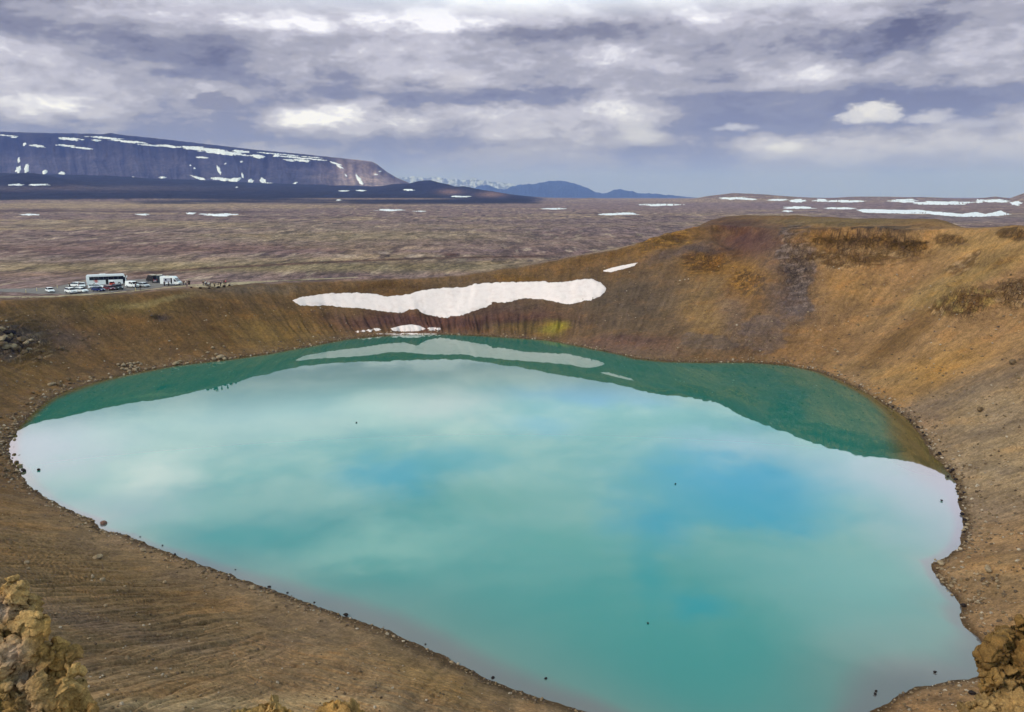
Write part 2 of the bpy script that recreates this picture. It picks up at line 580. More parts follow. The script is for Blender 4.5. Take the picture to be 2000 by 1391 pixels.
# ------------------------------------------------------------------ the ground sheet
def angles():
    f = np.linspace(R(-37), R(37), 1060)
    b = np.linspace(R(37), R(323), 130)[1:-1]
    return np.concatenate([f, b])


def radii():
    return np.concatenate([np.geomspace(1.0, 24, 110)[:-1], np.arange(24, 70, 0.13), np.arange(70, 120, 0.20), np.arange(120, 190, 0.34),
                           np.arange(190, 320, 0.40), np.geomspace(320.5, 4000, 360)[:-1], np.geomspace(4000, 6500, 70)[:-1],
                           np.geomspace(6500, 29000, 26)])


A, RR = np.meshgrid(angles(), radii())
X, Y = RR * np.sin(A), RR * np.cos(A)
Z = height(X, Y)
PX, PY = project(X, Y, Z)
TH = np.arctan2(Y - CY, X - CX)
RC = np.hypot(X - CX, Y - CY)
T = (RC - shore_r(TH)) / np.maximum(per(RIMR, TH) - shore_r(TH), 4)
SHD = RC - shore_r(TH)
D = RR


def C(r, g, b):
    return np.array([r, g, b], float)


def srgb(r, g, b, k=1.0):
    v = np.array([r, g, b]) / 255.0
    return np.where(v <= 0.04045, v / 12.92, ((v + 0.055) / 1.055) ** 2.4) * k


soil = np.empty(X.shape + (3,))
soil[:] = C(.125, .070, .026)


def paint(c, w):
    global soil
    soil = soil + (np.asarray(c) - soil) * np.clip(w, 0, 1)[..., None]


front = (Y > 2)
inner = sstep(1.5, 1.05, T)
wob = fbm(X / 14, Y / 14, 3, 200)
wx, wy = PX + 26 * wob + 9 * fbm(X / 4, Y / 4, 2, 205), PY + 12 * fbm(X / 12, Y / 12, 3, 210)


def spot(px, py, rx, ry, c, k=1.0, ang=0.0, sharp=1.4):
    a = R(ang)
    u = (wx - px) * math.cos(a) + (wy - py) * math.sin(a)
    v = -(wx - px) * math.sin(a) + (wy - py) * math.cos(a)
    w = np.exp(-((u / rx) ** 2 + (v / ry) ** 2) ** sharp) * k
    paint(c, w * front * (D < 420))


RGC = ridged(TH * RC / 9.0 + .3 * wob, Z / 2.4 + .04 * TH * RC + .5 * wob, 3, 240, .6)
RGF = fbm(TH * RC / 3.2, Z / .8, 3, 245)


def crag_spot(px, py, rx, ry, c, ang=0.0, hi=None, k=.95):
    a = R(ang)
    u = (wx - px) * math.cos(a) + (wy - py) * math.sin(a)
    v = -(wx - px) * math.sin(a) + (wy - py) * math.cos(a)
    w = np.exp(-((u / rx) ** 2 + (v / ry) ** 2) ** 1.2)
    m = sstep(.32, .48, w * (.45 + .95 * RGC)) * front * (D < 420) * k * .88
    f = (.85 * sstep(.0, .28, RGF + .25 * (RGC - .6)))[..., None]
    c = np.asarray(c) * 1.3
    k = k * .85
    cc = np.asarray(c) * (1 - f) + (np.asarray(hi) if hi is not None else np.asarray(c) * 3.2) * f
    paint(cc, m)


GOLD = C(.210, .120, .050)
OCHRE = C(.260, .135, .030)
SAND = C(.270, .175, .085)
SCREE = C(.105, .074, .046)
DARKRED = C(.070, .034, .027)
VIOLET = C(.088, .064, .056)
UMBER = C(.105, .058, .020)
OLIVE = C(.135, .098, .032)
CHAR = C(.040, .030, .024)

# right half of the crater: golden, left: umber
paint(GOLD, sstep(1380, 1720, wx) * inner * front)
paint(C(.108, .064, .026), sstep(900, 300, wx) * inner * front * sstep(980, 820, wy))
# near slope
paint(C(.195, .124, .060), sstep(940, 1060, wy) * sstep(1500, 1200, wx) * inner)
spot(560, 1330, 300, 60, C(.225, .145, .070), .85)
spot(450, 1375, 330, 16, C(.330, .225, .110), .9)
spot(180, 1120, 330, 80, C(.155, .096, .040), .7, 14)
spot(90, 1190, 160, 22, VIOLET * 1.4, .2, 14)
spot(260, 1240, 240, 14, VIOLET * 1.5, .2, 12)
spot(860, 1330, 130, 34, C(.240, .145, .055), .8, 24)
# right slope
spot(1930, 850, 160, 170, C(.245, .170, .090), .95)
spot(1900, 760, 260, 26, SCREE * 1.35, .75, -24)
spot(1960, 830, 220, 16, SCREE * 1.4, .6, -18)
spot(1980, 930, 160, 40, C(.235, .165, .088), .8, -10)
spot(1940, 1000, 110, 40, SCREE * 1.7, .55)
spot(1950, 1130, 110, 60, C(.205, .130, .060), .8)
spot(1830, 720, 150, 40, OCHRE * 1.05, .65, -24)
spot(1700, 730, 90, 26, C(.235, .150, .062), .6, 10)
spot(1930, 640, 90, 60, GOLD * 1.05, .6)
spot(1780, 650, 120, 24, UMBER * 1.05, .75, -34)
spot(1700, 700, 70, 10, UMBER, .6, -34)
spot(1930, 480, 130, 40, C(.265, .160, .055), .7)
spot(1850, 560, 130, 26, OLIVE * 1.5, .5, -24)
spot(1640, 620, 120, 60, C(.150, .090, .040), .6)
spot(1640, 560, 110, 40, C(.185, .105, .038), .7)
# spur in the middle
spot(1240, 600, 150, 88, SCREE * .82, .92)
spot(1400, 650, 110, 40, SCREE * .95, .5)
spot(1280, 680, 130, 22, C(.115, .072, .045), .8)
spot(1230, 668, 100, 14, DARKRED * 1.5, .5)
spot(1380, 600, 60, 70, C(.180, .108, .040), .8)
spot(1460, 570, 40, 50, C(.190, .100, .034), .7)
crag_spot(1490, 655, 54, 40, CHAR * 1.9, 0, VIOLET * 1.2, .7)
crag_spot(1380, 668, 50, 14, CHAR * 1.6, 10, SCREE, .7)
spot(1430, 620, 30, 60, VIOLET * 1.2, .4)
spot(1390, 515, 46, 20, OCHRE * .9, .8)
crag_spot(1380, 510, 48, 18, UMBER * .5, 0, OCHRE * .8)
spot(1462, 545, 38, 24, OCHRE * 1.15, .9)
crag_spot(1466, 552, 40, 22, UMBER * .6, 20, OCHRE * 1.2)
spot(1378, 489, 42, 8, CHAR * 1.3, .9)
spot(1465, 470, 70, 34, DARKRED * 1.05, .9)
spot(1430, 436, 70, 10, DARKRED * .8, .9)
spot(1300, 468, 60, 22, OCHRE * .75, .7, -22)
crag_spot(1300, 468, 60, 16, UMBER * .6, -22, OCHRE)
spot(1180, 505, 110, 10, UMBER * 1.1, .8, -14)
spot(1330, 492, 70, 14, VIOLET, .6, -16)
spot(1540, 540, 62, 100, VIOLET * .85, .55)
crag_spot(1556, 505, 34, 75, CHAR * 1.1)
crag_spot(1560, 590, 26, 40, CHAR * 1.4)
spot(1545, 590, 34, 40, VIOLET * .9, .7)
spot(1600, 470, 46, 20, OCHRE, .7)
crag_spot(1690, 474, 120, 17, UMBER * .28, 2, OCHRE * .5)  # shade under the rim overhang, painted dark into the rock
crag_spot(1778, 482, 48, 20, UMBER * .24, 0, OCHRE * .4)  # right part of the painted overhang shade
spot(1680, 504, 110, 22, C(.200, .115, .045), .8)
crag_spot(1660, 506, 120, 18, UMBER * .55, 0, SAND * .9)
spot(1690, 446, 130, 3.5, CHAR * .9, .95)
spot(1650, 433, 170, 8, C(.120, .082, .036), .9)
crag_spot(1856, 470, 30, 12, UMBER * .5)
crag_spot(1890, 512, 40, 10, UMBER * .75, -34, SAND)
spot(1960, 505, 40, 10, UMBER * .8, .6, -30)
crag_spot(1886, 592, 62, 28, UMBER * .55, -14, OLIVE * 1.5)
crag_spot(1840, 608, 22, 10, UMBER * .6, 0, SAND * 1.3)
crag_spot(1988, 570, 46, 28, UMBER * .55, -20, SAND * .85)
crag_spot(1985, 457, 40, 12, UMBER * .4)
# bank under the snow
spot(820, 628, 250, 24, DARKRED * 1.02, 1.0)
spot(1010, 612, 110, 34, DARKRED * .95, .9)
spot(960, 575, 380, 38, SCREE * .80, .75)
spot(1075, 640, 34, 14, C(.190, .160, .018), .9, -10)
spot(1010, 640, 60, 12, OLIVE * .8, .6)
spot(760, 560, 90, 10, UMBER * .8, .8)
spot(1000, 546, 50, 8, OCHRE * .55, .7)
# left wall
spot(330, 640, 240, 60, C(.112, .064, .024), .8)
spot(110, 610, 200, 22, C(.098, .062, .026), .7)
spot(250, 600, 120, 16, OLIVE * .75, .5)
spot(120, 660, 60, 26, VIOLET, .5)
spot(540, 650, 120, 40, C(.135, .082, .024), .8)
spot(300, 590, 80, 6, C(.190, .145, .062), .75, -10)
spot(310, 622, 22, 6, CHAR * 1.2, .9)
spot(480, 566, 110, 12, C(.118, .090, .062), .7)
spot(420, 640, 46, 5, UMBER * .7, .8, 50)
crag_spot(20, 668, 60, 34, CHAR * 1.5, 0, SCREE * 1.6)
crag_spot(70, 690, 30, 18, UMBER * .7, 0, SAND)
spot(60, 740, 90, 36, C(.150, .088, .030), .6)
spot(20, 800, 60, 60, UMBER * 1.1, .6)
spot(700, 575, 200, 12, UMBER * 1.05, .6)
# shore: gravel beach, wet foot
beach = np.exp(-np.clip(SHD, 0, 99) / 3.4) * (SHD > -2) * sstep(0, 0.02, 1 - np.clip(T, 0, 1))
paint(C(.150, .105, .070), .45 * beach * (0.7 + 0.6 * fbm(X / 3, Y / 3, 2, 230)))
wetw = 1 + 1.6 * sstep(560, 760, PX) * sstep(1200, 1080, PX) * sstep(1050, 1150, PY)
wet = sstep(1.5 * wetw, 0.2 * wetw, SHD + 0.7 * wetw * fbm(X / 5, Y / 5, 3, 233))
paint(C(.055, .034, .016), .88 * wet)

# the plain
plain = sstep(1.0, 1.35, T) * sstep(36, 16, Z) * front
plain = np.maximum(plain, sstep(420, 470, D))
n_a = fbm(X / 150 * .5, Y / 150, 5, 300)
n_b = fbm(X / 60 * .6, Y / 60, 4, 305)
pc = np.empty_like(soil)
pc[:] = C(.122, .086, .070)
k = sstep(0.02, 0.22, n_a)[..., None]
pc = pc * (1 - k) + C(.178, .132, .080) * k
k = sstep(0.02, 0.25, n_b)[..., None] * .7
pc = pc * (1 - k) + C(.084, .054, .050) * k
k = sstep(.16, .30, fbm(X / 12, Y / 95, 5, 320))[..., None] * .8
pc = pc * (1 - k) + C(.048, .034, .033) * k
k = sstep(.20, .34, fbm(X / 9, Y / 60, 4, 330))[..., None] * .7
pc = pc * (1 - k) + C(.235, .190, .130) * k
soil = soil * (1 - plain[..., None]) + pc * plain[..., None]


fw_y = 3.0 * fbm(X / 80, Y / 80, 3, 310)


def far_spot(px, py, rx, ry, c, k=1.0, sharp=1.3):
    q = (((PX + 60 * n_b - px) / rx) ** 2 + ((PY + fw_y - py) / ry) ** 2) ** sharp
    paint(c, np.exp(-q) * k * plain * (D > 230))


far_spot(650, 522, 700, 11, C(0.114, 0.093, 0.042), .75)
far_spot(700, 462, 330, 14, C(0.160, 0.128, 0.065), .6)
far_spot(350, 486, 420, 10, C(0.099, 0.061, 0.049), .8)
far_spot(1000, 475, 350, 10, C(0.095, 0.065, 0.050), .6)
far_spot(350, 440, 600, 8, C(0.141, 0.110, 0.065), .5)
far_spot(150, 505, 300, 8, C(0.125, 0.091, 0.076), .7)
far_spot(1000, 495, 200, 5, C(0.080, 0.053, 0.044), .6)
far_spot(250, 402, 420, 6, C(0.190, 0.141, 0.080), .85)
far_spot(100, 412, 300, 2.2, C(0.046, 0.027, 0.026), .8)
far_spot(420, 414, 160, 2.0, C(0.049, 0.030, 0.030), .7)
far_spot(560, 423, 300, 1.6, C(0.057, 0.038, 0.034), .6)
far_spot(1500, 402, 560, 10, C(0.118, 0.084, 0.080), .8)
far_spot(1380, 392, 220, 4, C(0.182, 0.137, 0.091), .7)
far_spot(1150, 440, 300, 16, C(0.091, 0.065, 0.059), .6)
far_spot(1880, 425, 220, 8, C(0.091, 0.072, 0.072), .7)
far_spot(120, 536, 220, 5, C(0.144, 0.091, 0.057), .55)
# lava
LV = C(.008, .007, .013)
lava_edge = np.interp(PX, [-500, 0, 300, 520, 700, 900, 1060, 1080], [392, 391, 388, 391, 393, 397, 397, 380])
lava = sstep(lava_edge + 2.0, lava_edge - 1.5, PY + 2.2 * n_b) * (D > 1500) * sstep(1070, 1035, PX + 40 * n_b)
paint(LV, lava)
paint(C(.060, .045, .042), lava * .8 * np.exp(-((PY - 368 - 6 * n_a) / 5) ** 2) * np.exp(-((PX - 120) / 260) ** 2))
paint(C(.26, .19, .13), .9 * lava * np.exp(-((PY - 388.5) / 1.2) ** 2) * sstep(520, 650, PX) * sstep(940, 800, PX) * .6)
for cx, cy, rx, ry in ((430, 393.5, 190, 3.2), (780, 395.5, 250, 3.6), (330, 397, 60, 1.6)):
    far_spot(cx, cy, rx, ry, LV * 1.2, .95, 2.0)
paint(C(.150, .090, .060), lava * np.exp(-(((PX - 880) / 22) ** 2 + ((PY - 375) / 5) ** 2)) * .8)
paint(C(.150, .090, .060), lava * np.exp(-(((PX - 960) / 26) ** 2 + ((PY - 380) / 5) ** 2)) * .8)
# old track bank
trk_y = np.interp(PX, [200, 250, 400, 600, 830, 900, 1080, 1100], [540, 536, 524.5, 514, 504.5, 503, 500.5, 500])
trk = np.exp(-((PY - trk_y) / 2.2) ** 2) * sstep(240, 275, PX) * sstep(1090, 1060, PX) * (D > 240) * (D < 900)
paint(C(.050, .026, .018), trk * .95)
paint(C(.050, .026, .018), np.exp(-(((PX - 880) / 17) ** 2 + ((PY - 498) / 3.4) ** 2) ** 2) * (D > 240) * (D < 900))

wallz = np.clip(inner * sstep(0, .05, T), 0, 1) * (D < 420)
stk = fbm(TH * 62 + .5 * RGF, RC * .022, 3, 250) + .7 * fbm(TH * 210, RC * .05, 2, 255)
soil = soil * (1 + .22 * (stk * wallz)[..., None])
ptc = fbm(X / 6.5, Y / 6.5 + Z * .2, 4, 260)
ow = (sstep(.12, .34, ptc) * wallz * .5)[..., None]
soil = soil * (1 - ow) + soil * C(1.35, 1.18, .95) * ow
dw = (sstep(.10, .34, -ptc + .3 * RGF) * wallz * .45)[..., None]
soil = soil * (1 - dw) + soil * C(.62, .64, .72) * dw
inw = (np.clip(1 - plain, 0, 1))[..., None]
soil = soil * (1.27 * (1 + inw * (C(.97, .93, .99) - 1)) * (1 + (1 - inw) * (C(1.06, .97, 1.05) - 1)))
soil = np.clip(soil, 0.004, 0.9)
rockm = np.zeros_like(Z)
for b in ROCKY:
    rockm = np.maximum(rockm, np.clip(b[4], 0, 1) * ell(PX, PY, b))
rockm *= (D < 420) * front
gravm = np.clip(sstep(0.9, 0.0, T) * (0.35 + beach) + 0.3 * sstep(1500, 1800, PX), 0, 1) * (1 - plain) * (D < 420)
zone = np.stack([plain, rockm, gravm], -1)
ground = grid_obj('ground', X, Y, Z, M_GROUND, {'soil': soil, 'zone': zone}, wrap=True)
tag(ground, kind='structure')
del A, RR, wx, wy, pc, n_a, n_b, wob, fw_y

# ------------------------------------------------------------------ the lake
nth = 1400
tl = np.linspace(-np.pi, np.pi, nth, endpoint=False)
fr = np.concatenate([[0.0], np.linspace(0.1, 0.7, 8), np.linspace(0.73, 1.0, 60)])
TL, FR = np.meshgrid(tl, fr)
RS = shore_r(TL) + 1.6
LX, LY = CX + np.maximum(FR, 1e-4) * RS * np.cos(TL), CY + np.maximum(FR, 1e-4) * RS * np.sin(TL)
lp, lq = project(LX, LY, np.zeros_like(LX))
dist = (1 - FR) * RS - 1.6
body = np.empty(LX.shape + (3,))
nb = fbm(LX / 22, LY / 22, 3, 400)
deep = C(.002, .140, .104)
mid = C(.004, .200, .178)
body[:] = deep
body += (mid - deep) * sstep(640, 1250, lq)[..., None]


def lmix(c, w):
    global body
    body = body + (C(*c) - body) * np.clip(w, 0, 1)[..., None]


shal = 2.2 + 9.0 * np.exp(-(((lp - 1800) / 130) ** 2 + ((lq - 880) / 90) ** 2)) \
    + 11.0 * np.exp(-(((lp - 1750) / 200) ** 2 + ((lq - 1300) / 90) ** 2)) \
    + 6.5 * sstep(1020, 1200, lq) * sstep(1500, 900, lp) + 2.0 * np.exp(-(((lp - 200) / 160) ** 2 + ((lq - 760) / 40) ** 2))
dd = dist + 1.2 * nb
farside = sstep(1000, 900, lq)
lmix((.060, .130, .085), .8 * np.exp(-np.clip(dd, 0, 99) / (shal * 1.1)) * farside)
lmix((.095, .070, .022), .95 * sstep(shal * 1.0, shal * .15, dd) * farside)
lmix((.150, .180, .155), .8 * np.exp(-np.clip(dd, 0, 99) / (shal * 1.2)) * (1 - farside))
lmix((.125, .105, .112), .85 * sstep(shal * .62, shal * .1, dd) * (1 - farside))
lake = grid_obj('lake_water', LX, LY, np.zeros_like(LX), make_water_mat(), {'body': body}, wrap=True)
tag(lake, kind='structure')

# ------------------------------------------------------------------ mountains
def ridge(name, prof, dist, front_w, back_w, mat, label=None, rows=60, cols=420, rough=1.0, cliff=0.0, base=0.0, seed=0, tone=None, jag=0.0):
    prof = np.array(prof, float)
    px = np.linspace(prof[0, 0], prof[-1, 0], cols)
    top = CAMZ - (np.interp(px, prof[:, 0], prof[:, 1]) + jag * fbm(px / 15, px * 0 + seed, 4, seed + 70) - 385) * dist / F
    v = np.concatenate([np.linspace(0, 1, rows), 1 + np.linspace(0, 1, rows // 3)[1:]])
    PXg, V = np.meshgrid(px, v)
    TOP = np.broadcast_to(top, V.shape)
    azx = (PXg - 1000) * CP / F
    gl = fbm(PXg / 44 + .5 * V, V * 1.6, 5, seed)
    rg = ridged(PXg / 16 + 0.8 * gl, V * 0.7, 4, seed + 9)
    Vw = np.clip(V, 0, 1)
    DD = np.where(V <= 1, dist - front_w * (1 - V) ** 1.0, dist + back_w * (V - 1))
    shape = (1 - cliff) * Vw ** 1.35 + cliff * sstep(0.80, 0.93, Vw + 0.05 * gl)
    shape = np.where(V > 1, 1 - 0.9 * (V - 1) ** 2, np.clip(shape, 0, 1))
    mid = np.sin(np.pi * np.clip(V, 0, 1)) ** 0.8
    hgt = TOP - base
    Zm = base + hgt * shape + rough * hgt * mid * (0.08 * (rg - 0.6) + 0.13 * gl)
    Xm, Ym = azx * DD, DD
    tn = np.ones(Xm.shape + (3,))
    if tone is not None:
        tn = tone(PXg, V, gl, rg)
    ob = grid_obj(name, Xm, Ym, Zm, mat, {'tone': tn})
    tag(ob, label, None, None, 'structure')
    return ob, (Xm, Ym, Zm)


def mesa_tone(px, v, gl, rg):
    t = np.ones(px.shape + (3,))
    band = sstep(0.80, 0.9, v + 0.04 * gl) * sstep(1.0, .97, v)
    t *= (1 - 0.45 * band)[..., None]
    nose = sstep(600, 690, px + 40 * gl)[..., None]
    t = t * (1 - nose) + t * C(4.4, 3.6, 2.5) * nose  # sunlight on the right end, painted in as a brighter tone
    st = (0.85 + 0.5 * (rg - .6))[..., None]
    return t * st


MESA = [(-420, 262), (-200, 258), (0, 263), (110, 266), (180, 267), (215, 268), (228, 265.5), (245, 269), (300, 274), (400, 285), (500, 296), (600, 305),
        (690, 314), (728, 318), (738, 323), (755, 336), (775, 348), (795, 356), (830, 372)]
MD = 6600.0
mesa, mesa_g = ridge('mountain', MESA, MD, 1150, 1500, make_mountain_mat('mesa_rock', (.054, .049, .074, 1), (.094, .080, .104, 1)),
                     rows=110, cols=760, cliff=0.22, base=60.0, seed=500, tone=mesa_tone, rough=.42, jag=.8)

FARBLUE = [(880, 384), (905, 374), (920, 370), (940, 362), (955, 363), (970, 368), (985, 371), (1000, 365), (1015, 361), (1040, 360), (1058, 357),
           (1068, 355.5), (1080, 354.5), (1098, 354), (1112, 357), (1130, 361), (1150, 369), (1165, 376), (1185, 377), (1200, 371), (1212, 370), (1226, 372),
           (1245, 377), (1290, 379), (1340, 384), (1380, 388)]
ridge('mountain', FARBLUE, 15000.0, 1900, 2500, make_mountain_mat('haze_tinted_hill_rock', (.030, .048, .100, 1), (.042, .060, .115, 1), 0.5),  # blue of distant air painted into the hill colour, besides the real haze
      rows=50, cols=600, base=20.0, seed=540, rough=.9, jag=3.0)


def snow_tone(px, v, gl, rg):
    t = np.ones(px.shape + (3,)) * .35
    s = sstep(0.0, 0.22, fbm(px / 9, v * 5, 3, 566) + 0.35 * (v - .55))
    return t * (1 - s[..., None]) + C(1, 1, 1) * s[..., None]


FARSNOW = [(700, 352), (740, 350), (790, 347), (810, 346), (830, 349), (850, 347.5), (880, 351), (905, 353), (930, 351), (960, 356), (1000, 360), (1050, 366),
           (1100, 376), (1150, 388)]
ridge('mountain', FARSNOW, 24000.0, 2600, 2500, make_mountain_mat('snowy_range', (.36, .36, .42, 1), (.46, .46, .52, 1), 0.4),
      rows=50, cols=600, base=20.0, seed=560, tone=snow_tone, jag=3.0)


# ------------------------------------------------------------------ draped sheets (snow, tracks)
def organic(poly, amp, step, seed):
    """closed polyline with wandering edge"""
    P = []
    n = len(poly)
    for i in range(n):
        a, b = np.array(poly[i], float), np.array(poly[(i + 1) % n], float)
        L = np.hypot(*(b - a))
        m = max(1, int(L / step))
        for j in range(m):
            P.append(a + (b - a) * j / m)
    P = np.array(P)
    s = np.arange(len(P))
    P[:, 0] += amp * fbm(s * .37, s * 0 + seed * 3.3, 3, seed)
    P[:, 1] += amp * .6 * fbm(s * .37, s * 0 + seed * 7.7, 3, seed + 4)
    return P


def ell_poly(cx, cy, rx, ry, seed, n=44):
    n = max(n, 44) if rx > 6 else 24
    a = np.linspace(0, 2 * np.pi, n, endpoint=False)
    k = 1 + 0.75 * fbm(np.cos(a) * 1.5 + seed * 5.1, np.sin(a) * 1.5, 3, seed) + .55 * fbm(np.cos(a) * 6 + seed, np.sin(a) * 6, 3, seed + 2)
    k = np.clip(k, .35, 1.7)
    return [(cx + rx * k[i] * math.cos(a[i]), cy + ry * k[i] * math.sin(a[i])) for i in range(n)]


def drape(name, poly, gx, gy, thick, mat, surf, parent=None, edge=None, rough=0.0):
    """sheet of real thickness laid over a surface; poly in surveyed pixels"""
    poly = np.asarray(poly, float)
    n = len(poly)
    x0, y0 = poly.min(0)
    x1, y1 = poly.max(0)
    pin = [Vector((float(a), float(b))) for a, b in poly]
    q = []
    for yy in np.arange(y0 + gy * .5, y1, gy):
        for xx in np.arange(x0 + gx * .5, x1, gx):
            q.append(Vector((xx + random.uniform(-.2, .2) * gx, yy + random.uniform(-.2, .2) * gy)))
    vs, es, fs, ov, oe, of = delaunay_2d_cdt(pin + q, [], [list(range(n))], 1, 1e-5)
    sx = gx / gy
    out, keep = [], []
    w = poly * np.array([1.0, sx])
    for v in vs:
        h = surf(v[0], v[1])
        keep.append(h is not None)
        if h is None:
            out.append((0, 0, -50)); continue
        pv = np.array([v[0], v[1] * sx])
        a, b = w, np.roll(w, -1, 0)
        ab = b - a
        tt = np.clip(((pv - a) * ab).sum(1) / np.maximum((ab ** 2).sum(1), 1e-9), 0, 1)
        ds = np.sqrt((((a + ab * tt[:, None]) - pv) ** 2).sum(1)).min()
        ed = edge or gx * 2
        k = min(1.0, ds / ed)
        up = -0.15 * thick + 1.15 * thick * math.sqrt(k)
        out.append((h[0], h[1], h[2] + up + rough * k * random.uniform(-1, 1)))
    fs = [f for f in fs if all(keep[i] for i in f)]
    if not fs: return None
    lab = list(range(len(fs)))

    def find(i):
        while lab[i] != i:
            lab[i] = lab[lab[i]]; i = lab[i]
        return i
    edge_of = {}
    for k, f in enumerate(fs):
        for i in range(len(f)):
            e = (min(f[i], f[i - 1]), max(f[i], f[i - 1]))
            if e in edge_of: lab[find(k)] = find(edge_of[e])
            else: edge_of[e] = k
    cnt = {}
    for k in range(len(fs)): cnt[find(k)] = cnt.get(find(k), 0) + 1
    best = max(cnt, key=cnt.get)
    fs = [f for k, f in enumerate(fs) if find(k) == best]
    used = sorted({i for f in fs for i in f})
    ren = {v: i for i, v in enumerate(used)}
    out = [out[v] for v in used]
    fs = [[ren[i] for i in f] for f in fs]
    me_faces = []
    for f in fs:
        a, b, c = (np.array(out[i]) for i in f[:3])
        me_faces.append(f if np.cross(b - a, c - a)[2] > 0 else f[::-1])
    return mesh_obj(name, out, me_faces, mat, parent)


def surface_live(ob):
    eye = Vector((0, 0, CAMZ))

    def f(px, py):
        try:
            ok, h, _, _ = ob.ray_cast(eye, Vector(ray(px, py)).normalized(), distance=60000.0)
        except RuntimeError:
            bpy.context.view_layer.update()
            ok, h, _, _ = ob.ray_cast(eye, Vector(ray(px, py)).normalized(), distance=60000.0)
        return h.copy() if ok else None
    return f


_bvh_ground = surface_live(ground)


def on_ground(px, py):
    return _bvh_ground(px, py)


# main bank of old snow across the far wall
TOPE = [(569, 587), (590, 580), (640, 573), (700, 572), (735, 574), (752, 579), (790, 576), (830, 566), (870, 562), (905, 561), (930, 554), (980, 551),
        (1040, 550), (1065, 549), (1072, 552), (1100, 551), (1130, 546), (1155, 544), (1176, 553), (1184, 564), (1178, 576), (1160, 585), (1125, 592), (1106, 596),
        (1090, 591), (1062, 585), (1030, 583), (1008, 586), (985, 592), (965, 590), (950, 600), (925, 608), (900, 617), (882, 618), (868, 622), (845, 617),
        (825, 613), (815, 604), (800, 605), (785, 612), (762, 610), (730, 606), (700, 602), (670, 601), (640, 597), (610, 598), (585, 597)]
ob = drape('snow_bank', organic(TOPE, 4.5, 3, 3), 4, 2.0, 0.5, M_SNOW, on_ground, edge=10, rough=.05)
tag(ob, 'broad band of old pinkish snow lying across the far crater wall above the lake', 'snow bank')
ob = drape('snow_bank', organic([(1173, 530), (1195, 523), (1225, 517), (1247, 512), (1240, 519), (1215, 527), (1190, 532)], 1.5, 4, 8), 3, 1.6, 0.5, M_SNOW, on_ground, edge=6)
tag(ob, 'narrow tongue of snow high on the slope, up and right of the broad snow band', 'snow bank')
ob = drape('snow_bank', organic([(762, 642), (785, 636), (805, 634), (822, 637), (832, 643), (818, 647), (790, 648), (768, 647)], 1.2, 3, 12), 2.5, 1.5, 0.5, M_SNOW, on_ground, edge=6)
tag(ob, 'low white heap of snow at the foot of the rilled bank by the far shore', 'snow bank')
for i, (cx, cy, rx, ry) in enumerate([(737, 644, 8, 3.5), (722, 646, 6, 2.5), (710, 647, 5, 2), (844, 643, 9, 3.5), (856, 643, 5, 3.0), (699, 648, 4, 1.8)]):
    ob = drape('snow_clump', ell_poly(cx, cy, rx, ry, 20 + i), 2.5, 1.5, 0.35, M_SNOW, on_ground, edge=4)
    if ob:
        tag(ob, 'small lump of leftover snow beside the low heap just above the far shore', 'snow', 'small snow lumps above the far shore')
ob = drape('snow_bank', ell_poly(798, 652.5, 62, 1.7, 44), 5, 1.2, 0.12, M_SNOW, on_ground, edge=5)
if ob: tag(ob, 'thin strip of snow along the waterline below the low white heap', 'snow bank')
for i, (px_, py_, rx, ry, lab) in enumerate([
        (427, 419.5, 34, 2.4, 'longest snow patch on the brown plain above the parked motorhome'),
        (280, 419, 14, 1.6, 'short snow patch on the brown plain straight above the white van'),
        (372, 417, 11, 1.7, 'small round snow patch just left of the longest one on the plain'),
        (57, 419.5, 20, 1.5, 'thin snow strip at the left edge of the brown plain'),
        (762, 410.5, 26, 1.8, 'snow strip on the plain below the dark volcanic cone'),
        (820, 413, 12, 1.1, 'tiny snow sliver on the plain right of the strip below the dark cone'),
        (1190, 419, 22, 1.9, 'snow patch of two joined strips in the middle of the plain, left half'),
        (1224, 418, 20, 2.4, 'snow patch of two joined strips in the middle of the plain, right half'),
        (1085, 408, 22, 1.5, 'faint snow strip on the plain below the blue hills'),
        (1290, 400, 38, 2.2, 'long snow strip on the plain left of the low brown hills'),
        (1560, 406, 26, 2.6, 'snow patch in front of the low brown hills, above the flat crater top'),
        (1538, 412.5, 9, 1.7, 'little snow spot under the patch above the flat crater top'),
        (1640, 407, 30, 1.9, 'thin snow streak touching the left end of the largest plain snowfield'),
        (1432, 387.5, 27, 2.4, 'snow patch on the left shoulder of the low brown hills'),
        (1462, 389, 16, 1.8, 'short snow streak on the low brown hills beside the left shoulder patch'),
        (1520, 390.5, 20, 2.0, 'snow streak below the highest point of the low brown hills'),
        (1558, 392, 18, 3.0, 'ragged snow patch at the right foot of the low brown hills'),
        (1604, 391.5, 14, 2.6, 'slanted snow patch in the dip right of the low brown hills'),
        (1650, 393, 42, 2.2, 'long snow streak along the far ridge in the right distance'),
        (1765, 392.5, 28, 3.4, 'wedge of snow on the far ridge left of the bright snowfield'),
        (1849, 396.5, 50, 4.2, 'bright flat snowfield on the far ridge at right'),
        (1914, 393, 9, 4.0, 'small upright snow patch between the two far snowfields at right'),
        (1946, 392.5, 24, 3.6, 'snowfield on the rounded knoll near the right edge'),
        (1984, 397.5, 12, 4.0, 'snow patch at the foot of the dark hill on the right edge')]):
    ob = drape('snow_patch', ell_poly(px_, py_, rx, ry, 60 + i, 26), max(2.0, rx / 9), max(.5, ry / 4), 0.8, M_FARSNOW, on_ground, edge=3)
    if ob: tag(ob, lab, 'snow patch', 'snow patches on the far plain')
